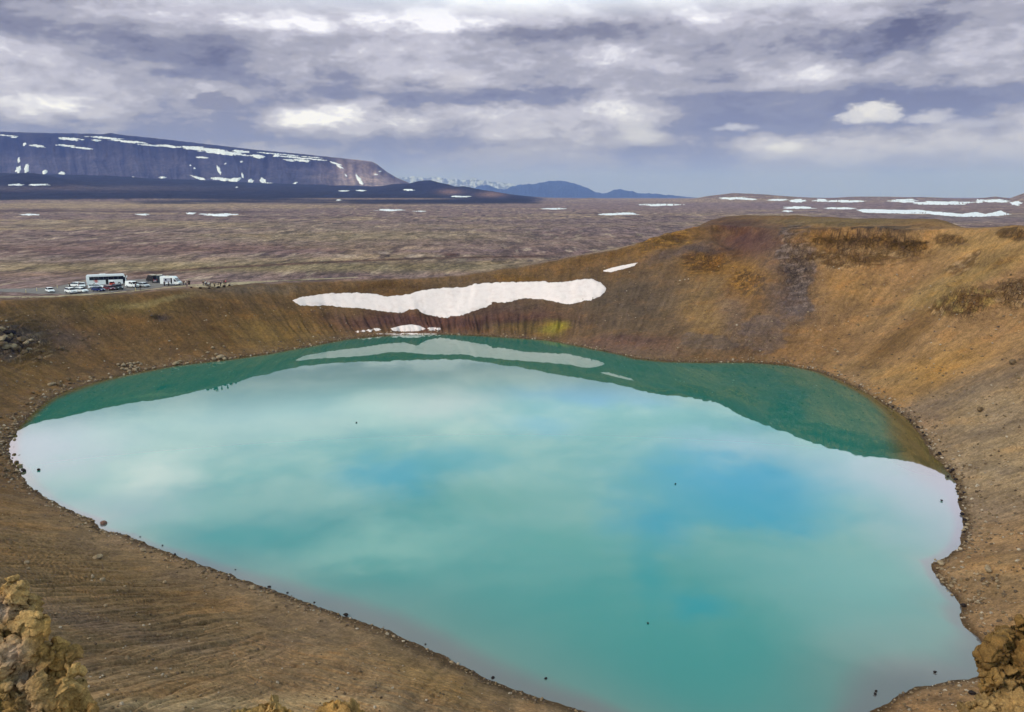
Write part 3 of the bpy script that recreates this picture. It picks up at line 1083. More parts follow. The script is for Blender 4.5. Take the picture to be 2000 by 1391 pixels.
ob = drape('snow_patch', organic([(1672, 410), (1690, 408), (1720, 409), (1760, 410), (1795, 409.5), (1812, 412), (1850, 415), (1880, 418), (1905, 414), (1925, 418), (1955, 411),
                                  (1962, 415), (1978, 419), (1950, 422), (1900, 424), (1860, 423), (1810, 418), (1770, 418), (1720, 417), (1685, 415)], 2.0, 4, 90),
           5, 1.2, 0.8, M_FARSNOW, on_ground, edge=5)
tag(ob, 'largest white snowfield on the plain behind the right crater rim', 'snow patch', 'snow patches on the far plain')
for i, (px_, py_, rx, ry, lab) in enumerate([
        (32, 361.5, 16, 1.6, 'snow streak on the dark lava at the left edge'),
        (76, 361, 22, 1.6, 'snow streak on the dark lava next to the one at the left edge'),
        (672, 373, 9, 1.2, 'tiny snow dash on the lava under the bright end of the table mountain'),
        (705, 372.5, 10, 1.2, 'tiny snow dash on the lava just left of the dark cone'),
        (797, 371, 10, 1.6, 'small snow spot at the foot of the dark cone'),
        (902, 384, 20, 1.4, 'snow strip on the lava below the two little red cones'),
        (462, 366, 3, 1.0, 'smallest white snow speck in the middle of the lava field'),
        (660, 391, 7, 0.9, 'snow speck at the near edge of the lava field')]):
    ob = drape('snow_patch', ell_poly(px_, py_, rx, ry, 160 + i, 20), max(1.5, rx / 8), max(.4, ry / 3), 2.0, M_FARSNOW, on_ground, edge=2)
    if ob: tag(ob, lab, 'snow patch', 'snow patches on the lava field')

mesa_surf = surface_live(mesa)
MS = [(12, 265, 20, 1.2), (28, 268.5, 7, 1.3), (48, 282, 3, 4, 25), (74, 285.5, 14, 2.6), (37, 313, 2.6, 5.5, 8), (36, 331, 5, 8, 22), (52, 330, 4.5, 10, 8), (88, 336, 5, 6, 30),
      (120, 340, 7.5, 5), (16, 341.5, 30, 1.2), (135, 271.5, 24, 2.6), (130, 285, 17, 2.2), (160, 289.5, 22, 1.5), (205, 269.5, 28, 1.8), (188, 274.5, 9, 2), (250, 277, 36, 2.0), (290, 284, 24, 1.3),
      (330, 286, 26, 2.0), (378, 290, 24, 4.0), (415, 293, 26, 3.0), (440, 299.5, 48, 3.6), (470, 296, 18, 2.6), (395, 308, 12, 1.8), (505, 306, 14, 3.8), (540, 304.5, 6, 2.2),
      (575, 308, 30, 1.6), (566, 313.5, 11, 2.6), (590, 314, 15, 2.4), (540, 301, 40, 0.9), (318, 347, 7, 2.0), (260, 347, 3, 1.8), (390, 349, 16, 2.4, 18), (428, 333, 3, 10, -22), (432, 350, 20, 3.6, 5), (458, 352, 14, 4.5, -12),
      (474, 343, 2.2, 6, -12), (490, 354, 5, 4.2), (513, 353, 6, 6, 35), (530, 359, 19, 1.3), (472, 316, 3, 1.8), (655, 319.5, 12, 1.8, 18), (664, 326, 8, 2.2, 28), (702, 352, 4, 12.5, -34), (676, 343, 2.0, 3.6, -30),
      (735, 341, 6, 1.2, 12), (742, 335, 3, 1.1), (372, 323, 2.0, 1.6), (380, 329, 2.2, 1.8), (440, 320, 3, 1.1, -30), (214, 346, 2.6, 1.4), (577, 357.5, 4, 1.6, -20), (620, 312, 22, 1.0), (610, 307.5, 20, .8)]
for i, e in enumerate(MS):
    poly = ell_poly(0, 0, e[2], e[3] * .9, 200 + i, 20)
    a = R(e[4]) if len(e) > 4 else R(5 if e[2] > 8 else 0)
    poly = [(e[0] + x * math.cos(a) - y * math.sin(a), e[1] + x * math.sin(a) + y * math.cos(a)) for x, y in poly]
    drape('snow_patch', poly, max(1.2, e[2] / 8), max(.5, e[3] / 5), 5.0, M_FARSNOW, mesa_surf, parent=mesa, edge=2)

# ------------------------------------------------------------------ car park, road, paths
M_GRAVEL_ROAD = plain_mat('grey_road_gravel', (.185, .165, .155), .95, .1, .18, .8)
M_PATH = plain_mat('pale_trodden_path', (.350, .275, .175), .95, .1, .2, .6)
ob = drape('car_park', [(108, 561), (135, 554), (165, 549.5), (210, 549), (250, 547), (292, 544.5), (345, 548), (366, 555), (335, 559), (290, 564), (250, 567), (215, 571), (180, 573), (120, 575)],
           5, 2, .05, M_GRAVEL_ROAD, on_ground, edge=1)
tag(ob, kind='structure')
ob = drape('road', [(-60, 564), (0, 564), (60, 563.5), (112, 560), (124, 574.5), (75, 574), (40, 571), (0, 570.5), (-60, 570.5)], 5, 2, .05, M_GRAVEL_ROAD, on_ground, edge=1)
tag(ob, kind='structure')
ob = drape('path', [(-40, 577.5), (70, 579), (140, 575.5), (215, 571.5), (290, 565), (345, 558.5), (366, 556), (420, 553.5), (470, 550.5), (520, 548.5), (600, 545), (700, 541), (700, 542.4), (600, 547),
                    (520, 551), (470, 556), (440, 560), (400, 562.5), (365, 560.5), (330, 562.5), (250, 570.5), (180, 576), (110, 580.5), (40, 582), (-40, 581)], 5, 1.6, .05, M_PATH, on_ground, edge=1)
tag(ob, kind='structure')

# ------------------------------------------------------------------ stones
def stone_mesh(seed, sub=2, rough=0.35, flat=0.7):
    bm = bmesh.new()
    bmesh.ops.create_icosphere(bm, subdivisions=sub, radius=1.0)
    co = np.array([v.co for v in bm.verts])
    r_ = np.random.default_rng(seed)
    # planar facets give a broken-stone outline
    for _ in range(9):
        n = r_.normal(size=3); n /= np.linalg.norm(n)
        lim = r_.uniform(0.55, 0.9)
        dd_ = co @ n
        co -= np.outer(np.maximum(dd_ - lim, 0), n) * .92
    k = 1 + rough * .5 * noise3(co * 1.6 + seed * 3.1, seed) + rough * .3 * noise3(co * 4.0 + seed, seed + 3)
    co *= k[:, None]
    co *= np.array([r_.uniform(.85, 1.25), r_.uniform(.75, 1.0), flat])
    for v, c in zip(bm.verts, co):
        v.co = c
    me = bpy.data.meshes.new('stone')
    bm.to_mesh(me); bm.free()
    me.polygons.foreach_set('use_smooth', np.zeros(len(me.polygons), bool))
    me.materials.append(None)
    return me


M_PALE = make_rock_mat('pale_stone', (.30, .22, .14, 1), (.40, .31, .21, 1), (.22, .15, .09, 1), 1.2)
M_BROWN = make_rock_mat('brown_stone', (.13, .085, .05, 1), (.20, .135, .08, 1), (.09, .06, .04, 1), 1.2)
M_DARK = make_rock_mat('dark_wet_stone', (.022, .016, .016, 1), (.04, .03, .028, 1), (.03, .02, .02, 1), 1.2)
M_PINK = make_rock_mat('reddish_stone', (.19, .10, .075, 1), (.24, .15, .12, 1), (.12, .07, .05, 1), 1.2)
STONES = [stone_mesh(i + 3) for i in range(7)]


def stone(name, px, py, size, mat, label, group=None, water=False, cat='rock', sink=.25):
    if water:
        x, y = at_z(px, py, 0.0)
        p = Vector((x, y, 0))
    else:
        p = on_ground(px, py)
    if p is None: return None
    ob = bpy.data.objects.new(name, random.choice(STONES))
    COL.objects.link(ob)
    ob.location = p + Vector((0, 0, size * (.5 - sink)))
    ob.scale = (size * .5 * random.uniform(.85, 1.15),) * 3
    ob.rotation_euler = (random.uniform(-.25, .25), random.uniform(-.25, .25), random.uniform(0, 6.28))
    ob.material_slots[0].link = 'OBJECT'
    ob.material_slots[0].material = mat
    tag(ob, label, cat, group)
    return ob


G1 = 'pale boulders heaped on the left shore'
for i in range(34):
    px_ = random.gauss(258, 12); py_ = 723 - (px_ - 258) * .12 + random.uniform(-14, 4)
    stone('boulder', px_, py_, random.uniform(.5, 1.2), M_PALE, 'pale stone in the tight heap of stones on the left shore', G1)
G2 = 'pale boulders scattered along the far left shore'
for (px_, py_, s) in ((343, 713, 2.2), (352, 708, 1.3), (322, 716, 1.2), (418, 703, 1.6), (430, 700, 2.2), (439, 703, 1.5), (422, 694, 1.2), (416, 682, 1.7), (405, 690, 1.1),
                      (437, 678, 1.0), (383, 704, 1.1), (365, 711, 1.2), (450, 701, 1.0), (428, 708, 1.2), (396, 697, .8), (300, 720, 1.0), (285, 722, 1.0), (332, 702, .8), (470, 695, .8)):
    stone('boulder', px_, py_, s * .85, M_PALE, 'pale boulder above the waterline along the far left shore right of the tight heap', G2)
for i in range(26):
    px_ = random.uniform(25, 180); py_ = np.interp(px_, [0, 30, 60, 100, 150, 230], [850, 815, 785, 762, 750, 733]) - random.uniform(0, 14)
    stone('boulder', px_, py_, random.uniform(.5, 1.2), random.choice([M_PALE, M_BROWN]), 'stone lying on the brown bank where the left shore curves back', 'stones along the curving left shore')
for i in range(34):
    px_ = random.uniform(0, 40); py_ = random.uniform(815, 940)
    stone('boulder', px_, py_, random.uniform(.4, 1.1), random.choice([M_PALE, M_BROWN, M_BROWN]), 'brown stone packed into the steep bank at the left end of the lake', 'stones packed in the left bank')
for i in range(44):
    px_ = abs(random.gauss(0, 40)); py_ = 652 + px_ * .35 + random.uniform(-12, 26)
    stone('boulder', px_, py_, random.uniform(.9, 2.2), random.choice([M_BROWN, M_BROWN, M_PALE, M_DARK]), 'weathered block of the grey rock cluster high on the left wall', 'blocks of the left wall rock cluster')
for px_, py_, s, lab in ((47, 921, .95, 'larger black stone standing in the water off the left bank'), (75, 919, .6, 'smaller flat black stone in the water off the left bank'),
                         (342, 1085, .5, 'dark stone in the shallows below the middle of the near left shore'), (676, 1204, .62, 'round brown stone standing out in the shallows of the near shore'),
                         (492, 1150, .4, 'small black stone in the water beside the pale shore stone'), (509, 1151, .45, 'roundish black stone in the water right of the pale shore stone'),
                         (526, 1147, .35, 'tiny black stone furthest from the pale shore stone'), (1066, 1326, .30, 'dark stone in the purple shallows at the bottom of the lake'),
                         (1265, 1218, .28, 'lone dark stone barely breaking the open turquoise water'), (1839, 979, .42, 'dark stone in the pale water near the right shore'),
                         (696, 826, .38, 'far dark speck of stone alone on the calm upper lake'), (1319, 946, .32, 'dark speck of stone alone on the blue middle of the lake'),
                         (1826, 1314, .30, 'flat dark stone in the shallows of the lower right bay'), (1711, 1351, .28, 'dark stone of a pair in the lower right shallows, upper one'),
                         (1709, 1357, .30, 'dark stone of a pair in the lower right shallows, lower one'), (1851, 932, .55, 'crescent of dark rock in the water under the right reflection edge')):
    stone('boulder', px_, py_, s, M_DARK, lab, water=True)
stone('boulder', 203, 1026, 1.1, M_PINK, 'reddish block jutting from the little point on the near left shore')
stone('boulder', 191, 1091, .9, M_PALE, 'yellowish boulder alone on the rilled near slope')
stone('boulder', 200, 1135, .6, M_PALE, 'pale angular stone on the rilled slope, lower of a close pair')
stone('boulder', 181, 1129, .5, M_PALE, 'pale flat stone on the rilled slope, upper of a close pair')
stone('boulder', 280, 1077, .7, M_PALE, 'whitish stone just above the near shore right of the yellowish boulder')
stone('boulder', 322, 1139, .5, M_PALE, 'pale stone on the rilled slope below the dark shallows stone')
stone('boulder', 494, 1151, .8, M_PALE, 'light grey boulder right at the water on the near shore')
stone('boulder', 53, 1100, .55, M_PALE, 'pinkish grey stone on the left part of the rilled slope, upper one')
stone('boulder', 55, 1113, .45, M_PALE, 'pinkish grey stone on the left part of the rilled slope, lower one')
stone('boulder', 206, 1186, .45, M_PALE, 'small pale stone on the slope right of the ochre crag top')
stone('boulder', 963, 1327, .5, M_DARK, 'black clump of rock on the near shore at the bottom centre')
stone('boulder', 1837, 1103, 1.0, M_PALE, 'round pale boulder with a dark hollow on the small right headland')
stone('boulder', 1929, 1110, .8, M_PALE, 'upper stone of a stacked pair on the right bank')
stone('boulder', 1930, 1118, 1.1, M_PALE, 'lower wider stone of a stacked pair on the right bank')
stone('boulder', 1909, 1179, .6, M_PALE, 'pale flat stone on the right bank below the headland')
stone('boulder', 1877, 1313, .55, M_PALE, 'yellow cube shaped stone at the waterline of the lower right bay')
stone('boulder', 1659, 1384, .7, M_PALE, 'pale boulder at the very bottom of the lower right shore')
stone('boulder', 1978, 711, 1.8, M_BROWN, 'brown boulder lying on the bright right slope')
stone('boulder', 1914, 803, 1.5, M_BROWN, 'slab of rock on the grey scree of the right slope')
stone('boulder', 1631, 685, 1.0, M_PALE, 'white stone alone on the golden far right wall')
stone('boulder', 1881, 1185, .6, M_DARK, 'black rock in the notch of the right shore')
stone('boulder', 1899, 1357, .6, M_DARK, 'grey black rock lying between the lower right bank and the ochre crag')
for i in range(60):
    t_ = random.random()
    px_ = np.interp(t_, np.linspace(0, 1, 9), [1722, 1770, 1800, 1820, 1852, 1868, 1876, 1882, 1882]) + abs(random.gauss(0, 5))
    py_ = np.interp(t_, np.linspace(0, 1, 9), [785, 815, 848, 884, 918, 945, 985, 1030, 1060])
    stone('boulder', px_, py_, random.uniform(.3, .75), random.choice([M_DARK, M_DARK, M_BROWN, M_PALE]), 'small stone in the broken rim of stones edging the right shore', 'stones edging the right shore')
for i in range(60):
    px_ = random.uniform(1825, 1960); py_ = np.interp(px_, [1825, 1850, 1880, 1960], [1105, 1140, 1165, 1140]) + random.uniform(-22, 22)
    stone('boulder', px_, py_, random.uniform(.2, .5), random.choice([M_PALE, M_PALE, M_BROWN]), 'small stone strewn over the right headland beach', 'stones on the right headland')
for i in range(40):
    t_ = random.random()
    px_ = np.interp(t_, np.linspace(0, 1, 7), [230, 330, 480, 640, 760, 900, 1090]); py_ = np.interp(px_, [230, 330, 440, 560, 660, 760, 860, 960, 1090], [1040, 1077, 1117, 1160, 1196, 1230, 1276, 1326, 1376])
    k_ = random.gauss(-3.5, 5)
    stone('boulder', px_, py_ - k_, random.uniform(.13, .30), M_DARK if k_ > 0 else random.choice([M_PALE, M_BROWN]), 'small stone along the waterline of the near shore', 'stones along the near waterline', water=k_ > 1)

# loose gravel, far too much of it to count
def gravel():
    base = []
    for s_ in range(6):
        bm = bmesh.new()
        bmesh.ops.create_icosphere(bm, subdivisions=1, radius=1.0)
        co = np.array([v.co for v in bm.verts]); fc = np.array([[v.index for v in f.verts] for f in bm.faces])
        bm.free()
        r_ = np.random.default_rng(s_ + 90)
        co = co * (1 + r_.uniform(-.3, .3, (len(co), 1))) * np.array([1.1, .9, .65])
        base.append((co, fc))
    spots = []

    def sow(n, fx, fy, smin, smax):
        for _ in range(n):
            p = on_ground(fx(), fy())
            if p is not None and p.z > .02 and p.y < 400:
                spots.append((p, smin + (smax - smin) * random.random() ** 3))
    u = random.uniform
    sow(1700, lambda: u(0, 1000), lambda: u(1000, 1391), .03, .16)
    sow(1300, lambda: u(1780, 2000), lambda: u(760, 1300), .05, .28)
    sow(1100, lambda: u(1100, 2000), lambda: u(520, 760), .07, .38)
    sow(900, lambda: u(0, 700), lambda: u(600, 760), .07, .36)
    sow(500, lambda: u(1500, 2000), lambda: u(1330, 1391), .04, .18)
    # thick along the shore
    for _ in range(4200):
        th_ = random.uniform(-math.pi, math.pi)
        r_ = float(shore_r(np.array([th_]))[0]) + abs(random.gauss(0.3, 1.5)) + .1
        x, y = CX + r_ * math.cos(th_), CY + r_ * math.sin(th_)
        z = float(height(np.array([x]), np.array([y]))[0]) if False else None
        spots.append((Vector((x, y, -99)), (.05 + .30 * random.random() ** 2) * (0.45 + .55 * min(1, y / 170))))
    xs = np.array([s[0].x for s in spots]); ys = np.array([s[0].y for s in spots])
    zs = height(xs, ys)
    V, Fc, Cc, off = [], [], [], 0
    pal = [(.30, .215, .135), (.20, .135, .08), (.12, .08, .05), (.40, .32, .24), (.13, .09, .06), (.15, .10, .06), (.22, .15, .085)]
    for (p, s_), z in zip(spots, zs):
        co, fc = base[random.randrange(6)]
        a = random.uniform(0, 6.28)
        ca, sa = math.cos(a), math.sin(a)
        q = co * s_
        q = np.stack([q[:, 0] * ca - q[:, 1] * sa + p.x, q[:, 0] * sa + q[:, 1] * ca + p.y, q[:, 2] + max(z, -.05) + s_ * .2], 1)
        V.append(q); Fc.append(fc + off); off += len(q)
        c = np.array(random.choice(pal)) * random.uniform(.7, 1.15)
        Cc.append(np.repeat(c[None], len(q), 0))
    V, Fc, Cc = np.concatenate(V), np.concatenate(Fc), np.concatenate(Cc)
    ob = mesh_obj('gravel', V, Fc, make_attr_rock('gravel_stone', 'grain'), smooth=False)
    at = ob.data.attributes.new('grain', 'FLOAT_COLOR', 'POINT')
    at.data.foreach_set('color', np.concatenate([Cc, np.ones((len(Cc), 1))], 1).astype(np.float32).ravel())
    tag(ob, 'loose gravel and grit strewn over the crater slopes and shore', 'gravel', None, 'stuff')


gravel()

# ------------------------------------------------------------------ crags at the photographer's feet
def make_crag_mat(name, scale):
    m, N = new_mat(name)
    p = N.n('ShaderNodeTexCoord').outputs['Object']
    a = N.noise(p, 2.2 * scale, 5, 0.6, 0.3)
    b = N.noise(p, 6.0 * scale, 5, 0.65)
    f = N.noise(p, 22 * scale, 6, 0.72)
    col = attr(N, 'tint')
    col = N.mix(N.ramp(a, 0.46, 0.60, 0, .75), col, N.mix(1.0, col, (0.60, 0.62, 0.66, 1), 'MULTIPLY'))
    col = N.mix(N.ramp(b, 0.54, 0.68, 0, .6), col, N.mix(1.0, col, (1.45, 1.28, 1.05, 1), 'MULTIPLY'))
    col = N.mix(1.0, col, N.mix(N.ramp(f, 0.32, 0.70), (0.66, 0.64, 0.62, 1), (1.25, 1.22, 1.18, 1)), 'MULTIPLY')
    N.bsdf(col, 0.93, N.math('ADD', N.math('MULTIPLY', f, .5), b), 0.7, 0.05 / scale, spec=0.1)
    return m


def crag(name, lumps, dist, mat, label, seed, voxel=.02, relief=.06):
    """rough outcrop: lumps are (px, py, half width px, half height px, depth, tint), fused into one rock and then fractured"""
    V, Fc, off = [], [], 0
    bm = bmesh.new()
    bmesh.ops.create_icosphere(bm, subdivisions=4, radius=1.0)
    base = np.array([v.co for v in bm.verts]); fc = np.array([[v.index for v in f.verts] for f in bm.faces])
    bm.free()
    ctrs, rad, tints = [], [], []
    for i, (px_, py_, rx, ry, dd_, tint) in enumerate(lumps):
        dm = dist + dd_
        c = np.array(at_d(px_, py_, dm))
        a, b = rx * dm / F, ry * dm / F
        co = base.copy()
        rc = np.random.default_rng(seed * 13 + i)
        for _ in range(13):
            n = rc.normal(size=3); n /= np.linalg.norm(n)
            co = co - np.outer(np.maximum(co @ n - rc.uniform(0.36, 0.78), 0), n)
        co = co * np.array([a, (a + b) * .5, b]) * 1.5 + c
        V.append(co); Fc.append(fc + off); off += len(co)
        ctrs.append(c); rad.append((a + b) / 2); tints.append(tint)
    V, Fc = np.concatenate(V), np.concatenate(Fc)
    ctr = V.mean(0)
    tmp = mesh_obj('tmp', V - ctr, Fc)
    md = tmp.modifiers.new('r', 'REMESH'); md.mode = 'VOXEL'; md.voxel_size = voxel
    sm = tmp.modifiers.new('s', 'SMOOTH'); sm.iterations = 1; sm.factor = .5
    me = bpy.data.meshes.new_from_object(tmp.evaluated_get(bpy.context.evaluated_depsgraph_get()))
    bpy.data.objects.remove(tmp)
    n = len(me.vertices)
    co = np.empty(n * 3, np.float32); me.vertices.foreach_get('co', co); co = co.reshape(-1, 3).astype(float)
    nr = np.empty(n * 3, np.float32); me.vertices.foreach_get('normal', nr); nr = nr.reshape(-1, 3)
    q = co / relief
    w = q + .6 * np.stack([noise3(q * .25, seed), noise3(q * .25 + 7, seed + 1), noise3(q * .25 + 13, seed + 2)], 1)
    h = .4 * (.35 - np.abs(noise3(w * .22, seed + 3)) * 1.5) + .35 * (.35 - np.abs(noise3(w * .5, seed + 4)) * 1.5) + .20 * noise3(w * .9, seed + 5) + .16 * (.3 - np.abs(noise3(w * 1.7, seed + 6)) * 1.5) + .14 * noise3(w * 3.3, seed + 7)
    co = co + nr * (h * relief)[:, None]
    rc = np.random.default_rng(seed + 77)
    fr = np.zeros(n)
    for cell, amp, sd in ((4.2, .46, 1), (1.6, .36, 2)):
        cs = cell * relief
        lo, hi = co.min(0) - cs, co.max(0) + cs
        m = int(min(6000, np.prod((hi - lo) / cs) * 1.3))
        P = lo + rc.random((m, 3)) * (hi - lo)
        tl = rc.normal(size=(m, 3)); tl /= np.linalg.norm(tl, axis=1)[:, None]
        of = rc.uniform(-.35, .35, m)
        kd = KDTree(m)
        for ii, p_ in enumerate(P): kd.insert(p_, ii)
        kd.balance()
        wq = co + .18 * cs * np.stack([noise3(co / cs * 1.7, seed + 51), noise3(co / cs * 1.7 + 5, seed + 52), noise3(co / cs * 1.7 + 9, seed + 53)], 1)
        ix = np.array([kd.find(v)[1] for v in wq])
        fr += amp * cs * (((wq - P[ix]) * tl[ix]).sum(1) / cs + of[ix])
    co = co + nr * fr[:, None]
    me.vertices.foreach_set('co', co.astype(np.float32).ravel())
    # bed colours, with shade painted into one dark lump, blended where they meet
    d2 = np.stack([np.linalg.norm(co + ctr + .5 * relief * (w - q) - c, axis=1) / r_ for c, r_ in zip(ctrs, rad)], 1)
    wt = np.exp(-(d2 - d2.min(1, keepdims=True)) * 2.6)
    wt /= wt.sum(1, keepdims=True)
    Tn = (wt @ np.array(tints)) * (1 + .35 * noise3(q * .6, seed + 9))[:, None]
    at = me.attributes.new('tint', 'FLOAT_COLOR', 'POINT')
    at.data.foreach_set('color', np.concatenate([np.clip(Tn, .01, .9), np.ones((n, 1))], 1).astype(np.float32).ravel())
    me.name = name
    me.materials.clear(); me.materials.append(mat)
    me.polygons.foreach_set('use_smooth', np.ones(len(me.polygons), bool))
    me.update()
    ob = bpy.data.objects.new(name, me); COL.objects.link(ob)
    ob.location = ctr
    tag(ob, label, 'rock')
    return ob


TAN, ORA, GPK, DKB, OLV = (.50, .315, .125), (.50, .275, .085), (.42, .315, .27), (.24, .14, .055), (.33, .21, .075)
M_CRAG = make_crag_mat('ochre_crag', 1.6)
M_CRAG2 = make_crag_mat('brown_crag', .8)
crag('rock_outcrop', [
    (20, 1142, 13, 22, .5, TAN), (10, 1168, 26, 26, .45, ORA), (33, 1166, 16, 24, .35, TAN), (6, 1196, 26, 30, .3, GPK), (46, 1196, 20, 26, .5, OLV), (68, 1200, 10, 22, .6, DKB),  # shade below the spire painted as the dark brown lump at the end
    (20, 1226, 30, 20, .2, ORA), (52, 1222, 26, 16, .15, TAN), (78, 1236, 14, 26, .2, ORA), (30, 1276, 22, 34, .0, GPK), (62, 1278, 24, 50, .12, ORA), (88, 1280, 18, 32, .25, DKB), (6, 1290, 18, 44, .05, OLV),
    (112, 1266, 16, 18, .3, OLV), (136, 1284, 14, 16, .3, DKB), (108, 1300, 24, 24, .15, ORA), (138, 1314, 18, 24, .1, TAN), (128, 1350, 30, 32, .05, TAN), (90, 1340, 28, 36, .0, OLV), (52, 1326, 30, 24, -.02, GPK),
    (16, 1336, 30, 34, -.05, OLV), (80, 1366, 26, 30, -.05, GPK), (40, 1380, 44, 30, -.1, OLV), (118, 1390, 40, 32, -.05, ORA), (152, 1368, 14, 26, .1, DKB), (160, 1396, 16, 26, .1, OLV), (60, 1420, 110, 50, -.1, DKB),
    (-60, 1300, 60, 130, .2, OLV), (20, 1500, 150, 90, .1, DKB), (-40, 1420, 60, 120, 0, OLV)], 9.0, M_CRAG,
     'rough ochre and grey rock outcrop filling the bottom left corner', 3, .0085, .055)
rk = random.Random(12)
lump = []
for i in range(70):
    x_ = rk.uniform(1920, 2060); y_ = rk.uniform(1206, 1360)
    if y_ < 1262 - (x_ - 1940) * .8 or (x_ < 1932 and y_ > 1346): continue
    r_ = rk.uniform(10, 24)
    lump.append((x_, y_, r_, r_ * rk.uniform(.7, 1.1), rk.uniform(-.5, .9) + (1360 - y_) * .012, rk.choice([(.24, .125, .035), (.20, .11, .035), (.28, .16, .05), (.15, .085, .03), (.30, .20, .09), (.22, .12, .04)])))
lump += [(1985, 1290, 52, 66, 1.6, (.17, .095, .032)), (1962, 1330, 34, 34, 1.2, (.18, .10, .035)), (2040, 1290, 60, 120, 1.4, (.2, .11, .035)),
         (1990, 1372, 60, 22, -.2, (.36, .22, .09)), (1940, 1384, 44, 14, -.2, (.36, .23, .10)), (2030, 1410, 100, 40, -.4, (.34, .21, .085)), (1930, 1410, 60, 22, -.4, (.3, .19, .08)), (2060, 1480, 140, 90, 0, (.25, .15, .05))]
crag('rock_outcrop', lump, 26.0, M_CRAG2, 'knobbly brown conglomerate rock outcrop in the bottom right corner', 29, .035, .13)
crag('rock_outcrop', [(532, 1374, 16, 14, 0, TAN), (518, 1388, 22, 14, -.05, TAN), (548, 1388, 18, 14, 0, ORA), (500, 1402, 40, 16, -.1, OLV), (560, 1410, 40, 20, -.1, OLV)], 13.0, M_CRAG,
     'small ochre rock poking up at the bottom edge, left one of two', 41, .014, .07)
crag('rock_outcrop', [(654, 1382, 20, 14, 0, ORA), (676, 1384, 18, 15, 0, TAN), (640, 1396, 20, 14, 0, OLV), (688, 1398, 20, 16, .05, ORA), (660, 1416, 50, 20, -.05, DKB)], 13.0, M_CRAG,
     'rounded ochre rock poking up at the bottom edge, right one of two', 47, .014, .07)

# ------------------------------------------------------------------ vehicles
MAT = {
    'white': plain_mat('white_paint', (.86, .86, .87), .25, .5, .03), 'blue': plain_mat('blue_paint', (.020, .026, .12), .25, .5, .1),
    'red': plain_mat('dark_red_paint', (.13, .010, .018), .25, .5, .1), 'grey': plain_mat('dark_grey_paint', (.035, .045, .055), .25, .5, .1),
    'silver': plain_mat('silver_paint', (.50, .51, .54), .3, .5, .05), 'black': plain_mat('black_paint', (.012, .010, .012), .3, .5, .1),
    'glass': plain_mat('dark_glass', (.010, .012, .022), .08, .5, .1), 'tyre': plain_mat('tyre_rubber', (.012, .012, .013), .85, .2, .1),
    'rim': plain_mat('wheel_metal', (.42, .42, .44), .35, .5, .1, metallic=.6), 'lamp': plain_mat('lamp_lens', (.75, .75, .78), .1, .5, .05),
    'tail': plain_mat('tail_lamp_red', (.40, .01, .01), .2, .5, .1), 'trim': plain_mat('black_trim', (.02, .02, .022), .6, .3, .1),
    'panel': plain_mat('grey_panel', (.36, .36, .43), .4, .4, .2, 1.2), 'logo': plain_mat('red_emblem', (.62, .06, .03), .4, .4, .1),
    'pink': plain_mat('pinkish_white_paint', (.62, .54, .56), .3, .5, .05), 'cream': plain_mat('cream_awning', (.55, .48, .38), .6, .3, .1),
}
MESH = {}


def part(name, key, build, mat, parent, loc=(0, 0, 0), label=None):
    if key not in MESH:
        bm = bmesh.new()
        build(bm)
        me = bpy.data.meshes.new(name)
        bmesh.ops.recalc_face_normals(bm, faces=bm.faces)
        bm.to_mesh(me); bm.free()
        me.materials.append(None)
        MESH[key] = me
    ob = bpy.data.objects.new(name, MESH[key])
    COL.objects.link(ob)
    ob.parent = parent
    ob.location = loc
    ob.material_slots[0].link = 'OBJECT'
    ob.material_slots[0].material = MAT[mat] if isinstance(mat, str) else mat
    if label: ob['label'] = label
    return ob


def prism(bm, side, w0, w1=None, zsplit=None):
    """side profile (x, z) extruded across y; width w0, points above zsplit narrowed to w1"""
    L, Rr = [], []
    for x, z in side:
        w = w0 if zsplit is None or z <= zsplit else w1
        L.append(bm.verts.new((x, w / 2, z))); Rr.append(bm.verts.new((x, -w / 2, z)))
    n = len(side)
    bm.faces.new(L); bm.faces.new(Rr[::-1])
    for i in range(n):
        j = (i + 1) % n
        bm.faces.new((L[i], Rr[i], Rr[j], L[j]))


def bevel(bm, w=.05, seg=2):
    bmesh.ops.bevel(bm, geom=[e for e in bm.edges if e.calc_length() > .12], offset=w, segments=seg, affect='EDGES', clamp_overlap=True)


def box(bm, x0, x1, y0, y1, z0, z1):
    m = Matrix.Translation(((x0 + x1) / 2, (y0 + y1) / 2, (z0 + z1) / 2)) @ Matrix.Diagonal((x1 - x0, y1 - y0, z1 - z0, 1))
    bmesh.ops.create_cube(bm, size=1.0, matrix=m)


def cyl(bm, r, w, seg=20):
    bmesh.ops.create_cone(bm, cap_ends=True, segments=seg, radius1=r, radius2=r, depth=w, matrix=Matrix.Rotation(R(90), 4, 'X'))


def empty(name, loc, rz, label, cat, group):
    e = bpy.data.objects.new(name, None)
    COL.objects.link(e)
    e.location = loc
    e.rotation_euler = (0, 0, rz)
    e.empty_display_size = .5
    return tag(e, label, cat, group)


def wheels(root, xs, track, r, key):
    for x in xs:
        for sy in (-1, 1):
            w = part('wheel', 'tyre' + key, lambda bm: (cyl(bm, r, .22), bevel(bm, .03, 1)), 'tyre', root, (x, sy * track / 2, r), None)
            part('rim', 'rim' + key, lambda bm: cyl(bm, r * .62, .05), 'rim', w, (0, sy * .10, 0))


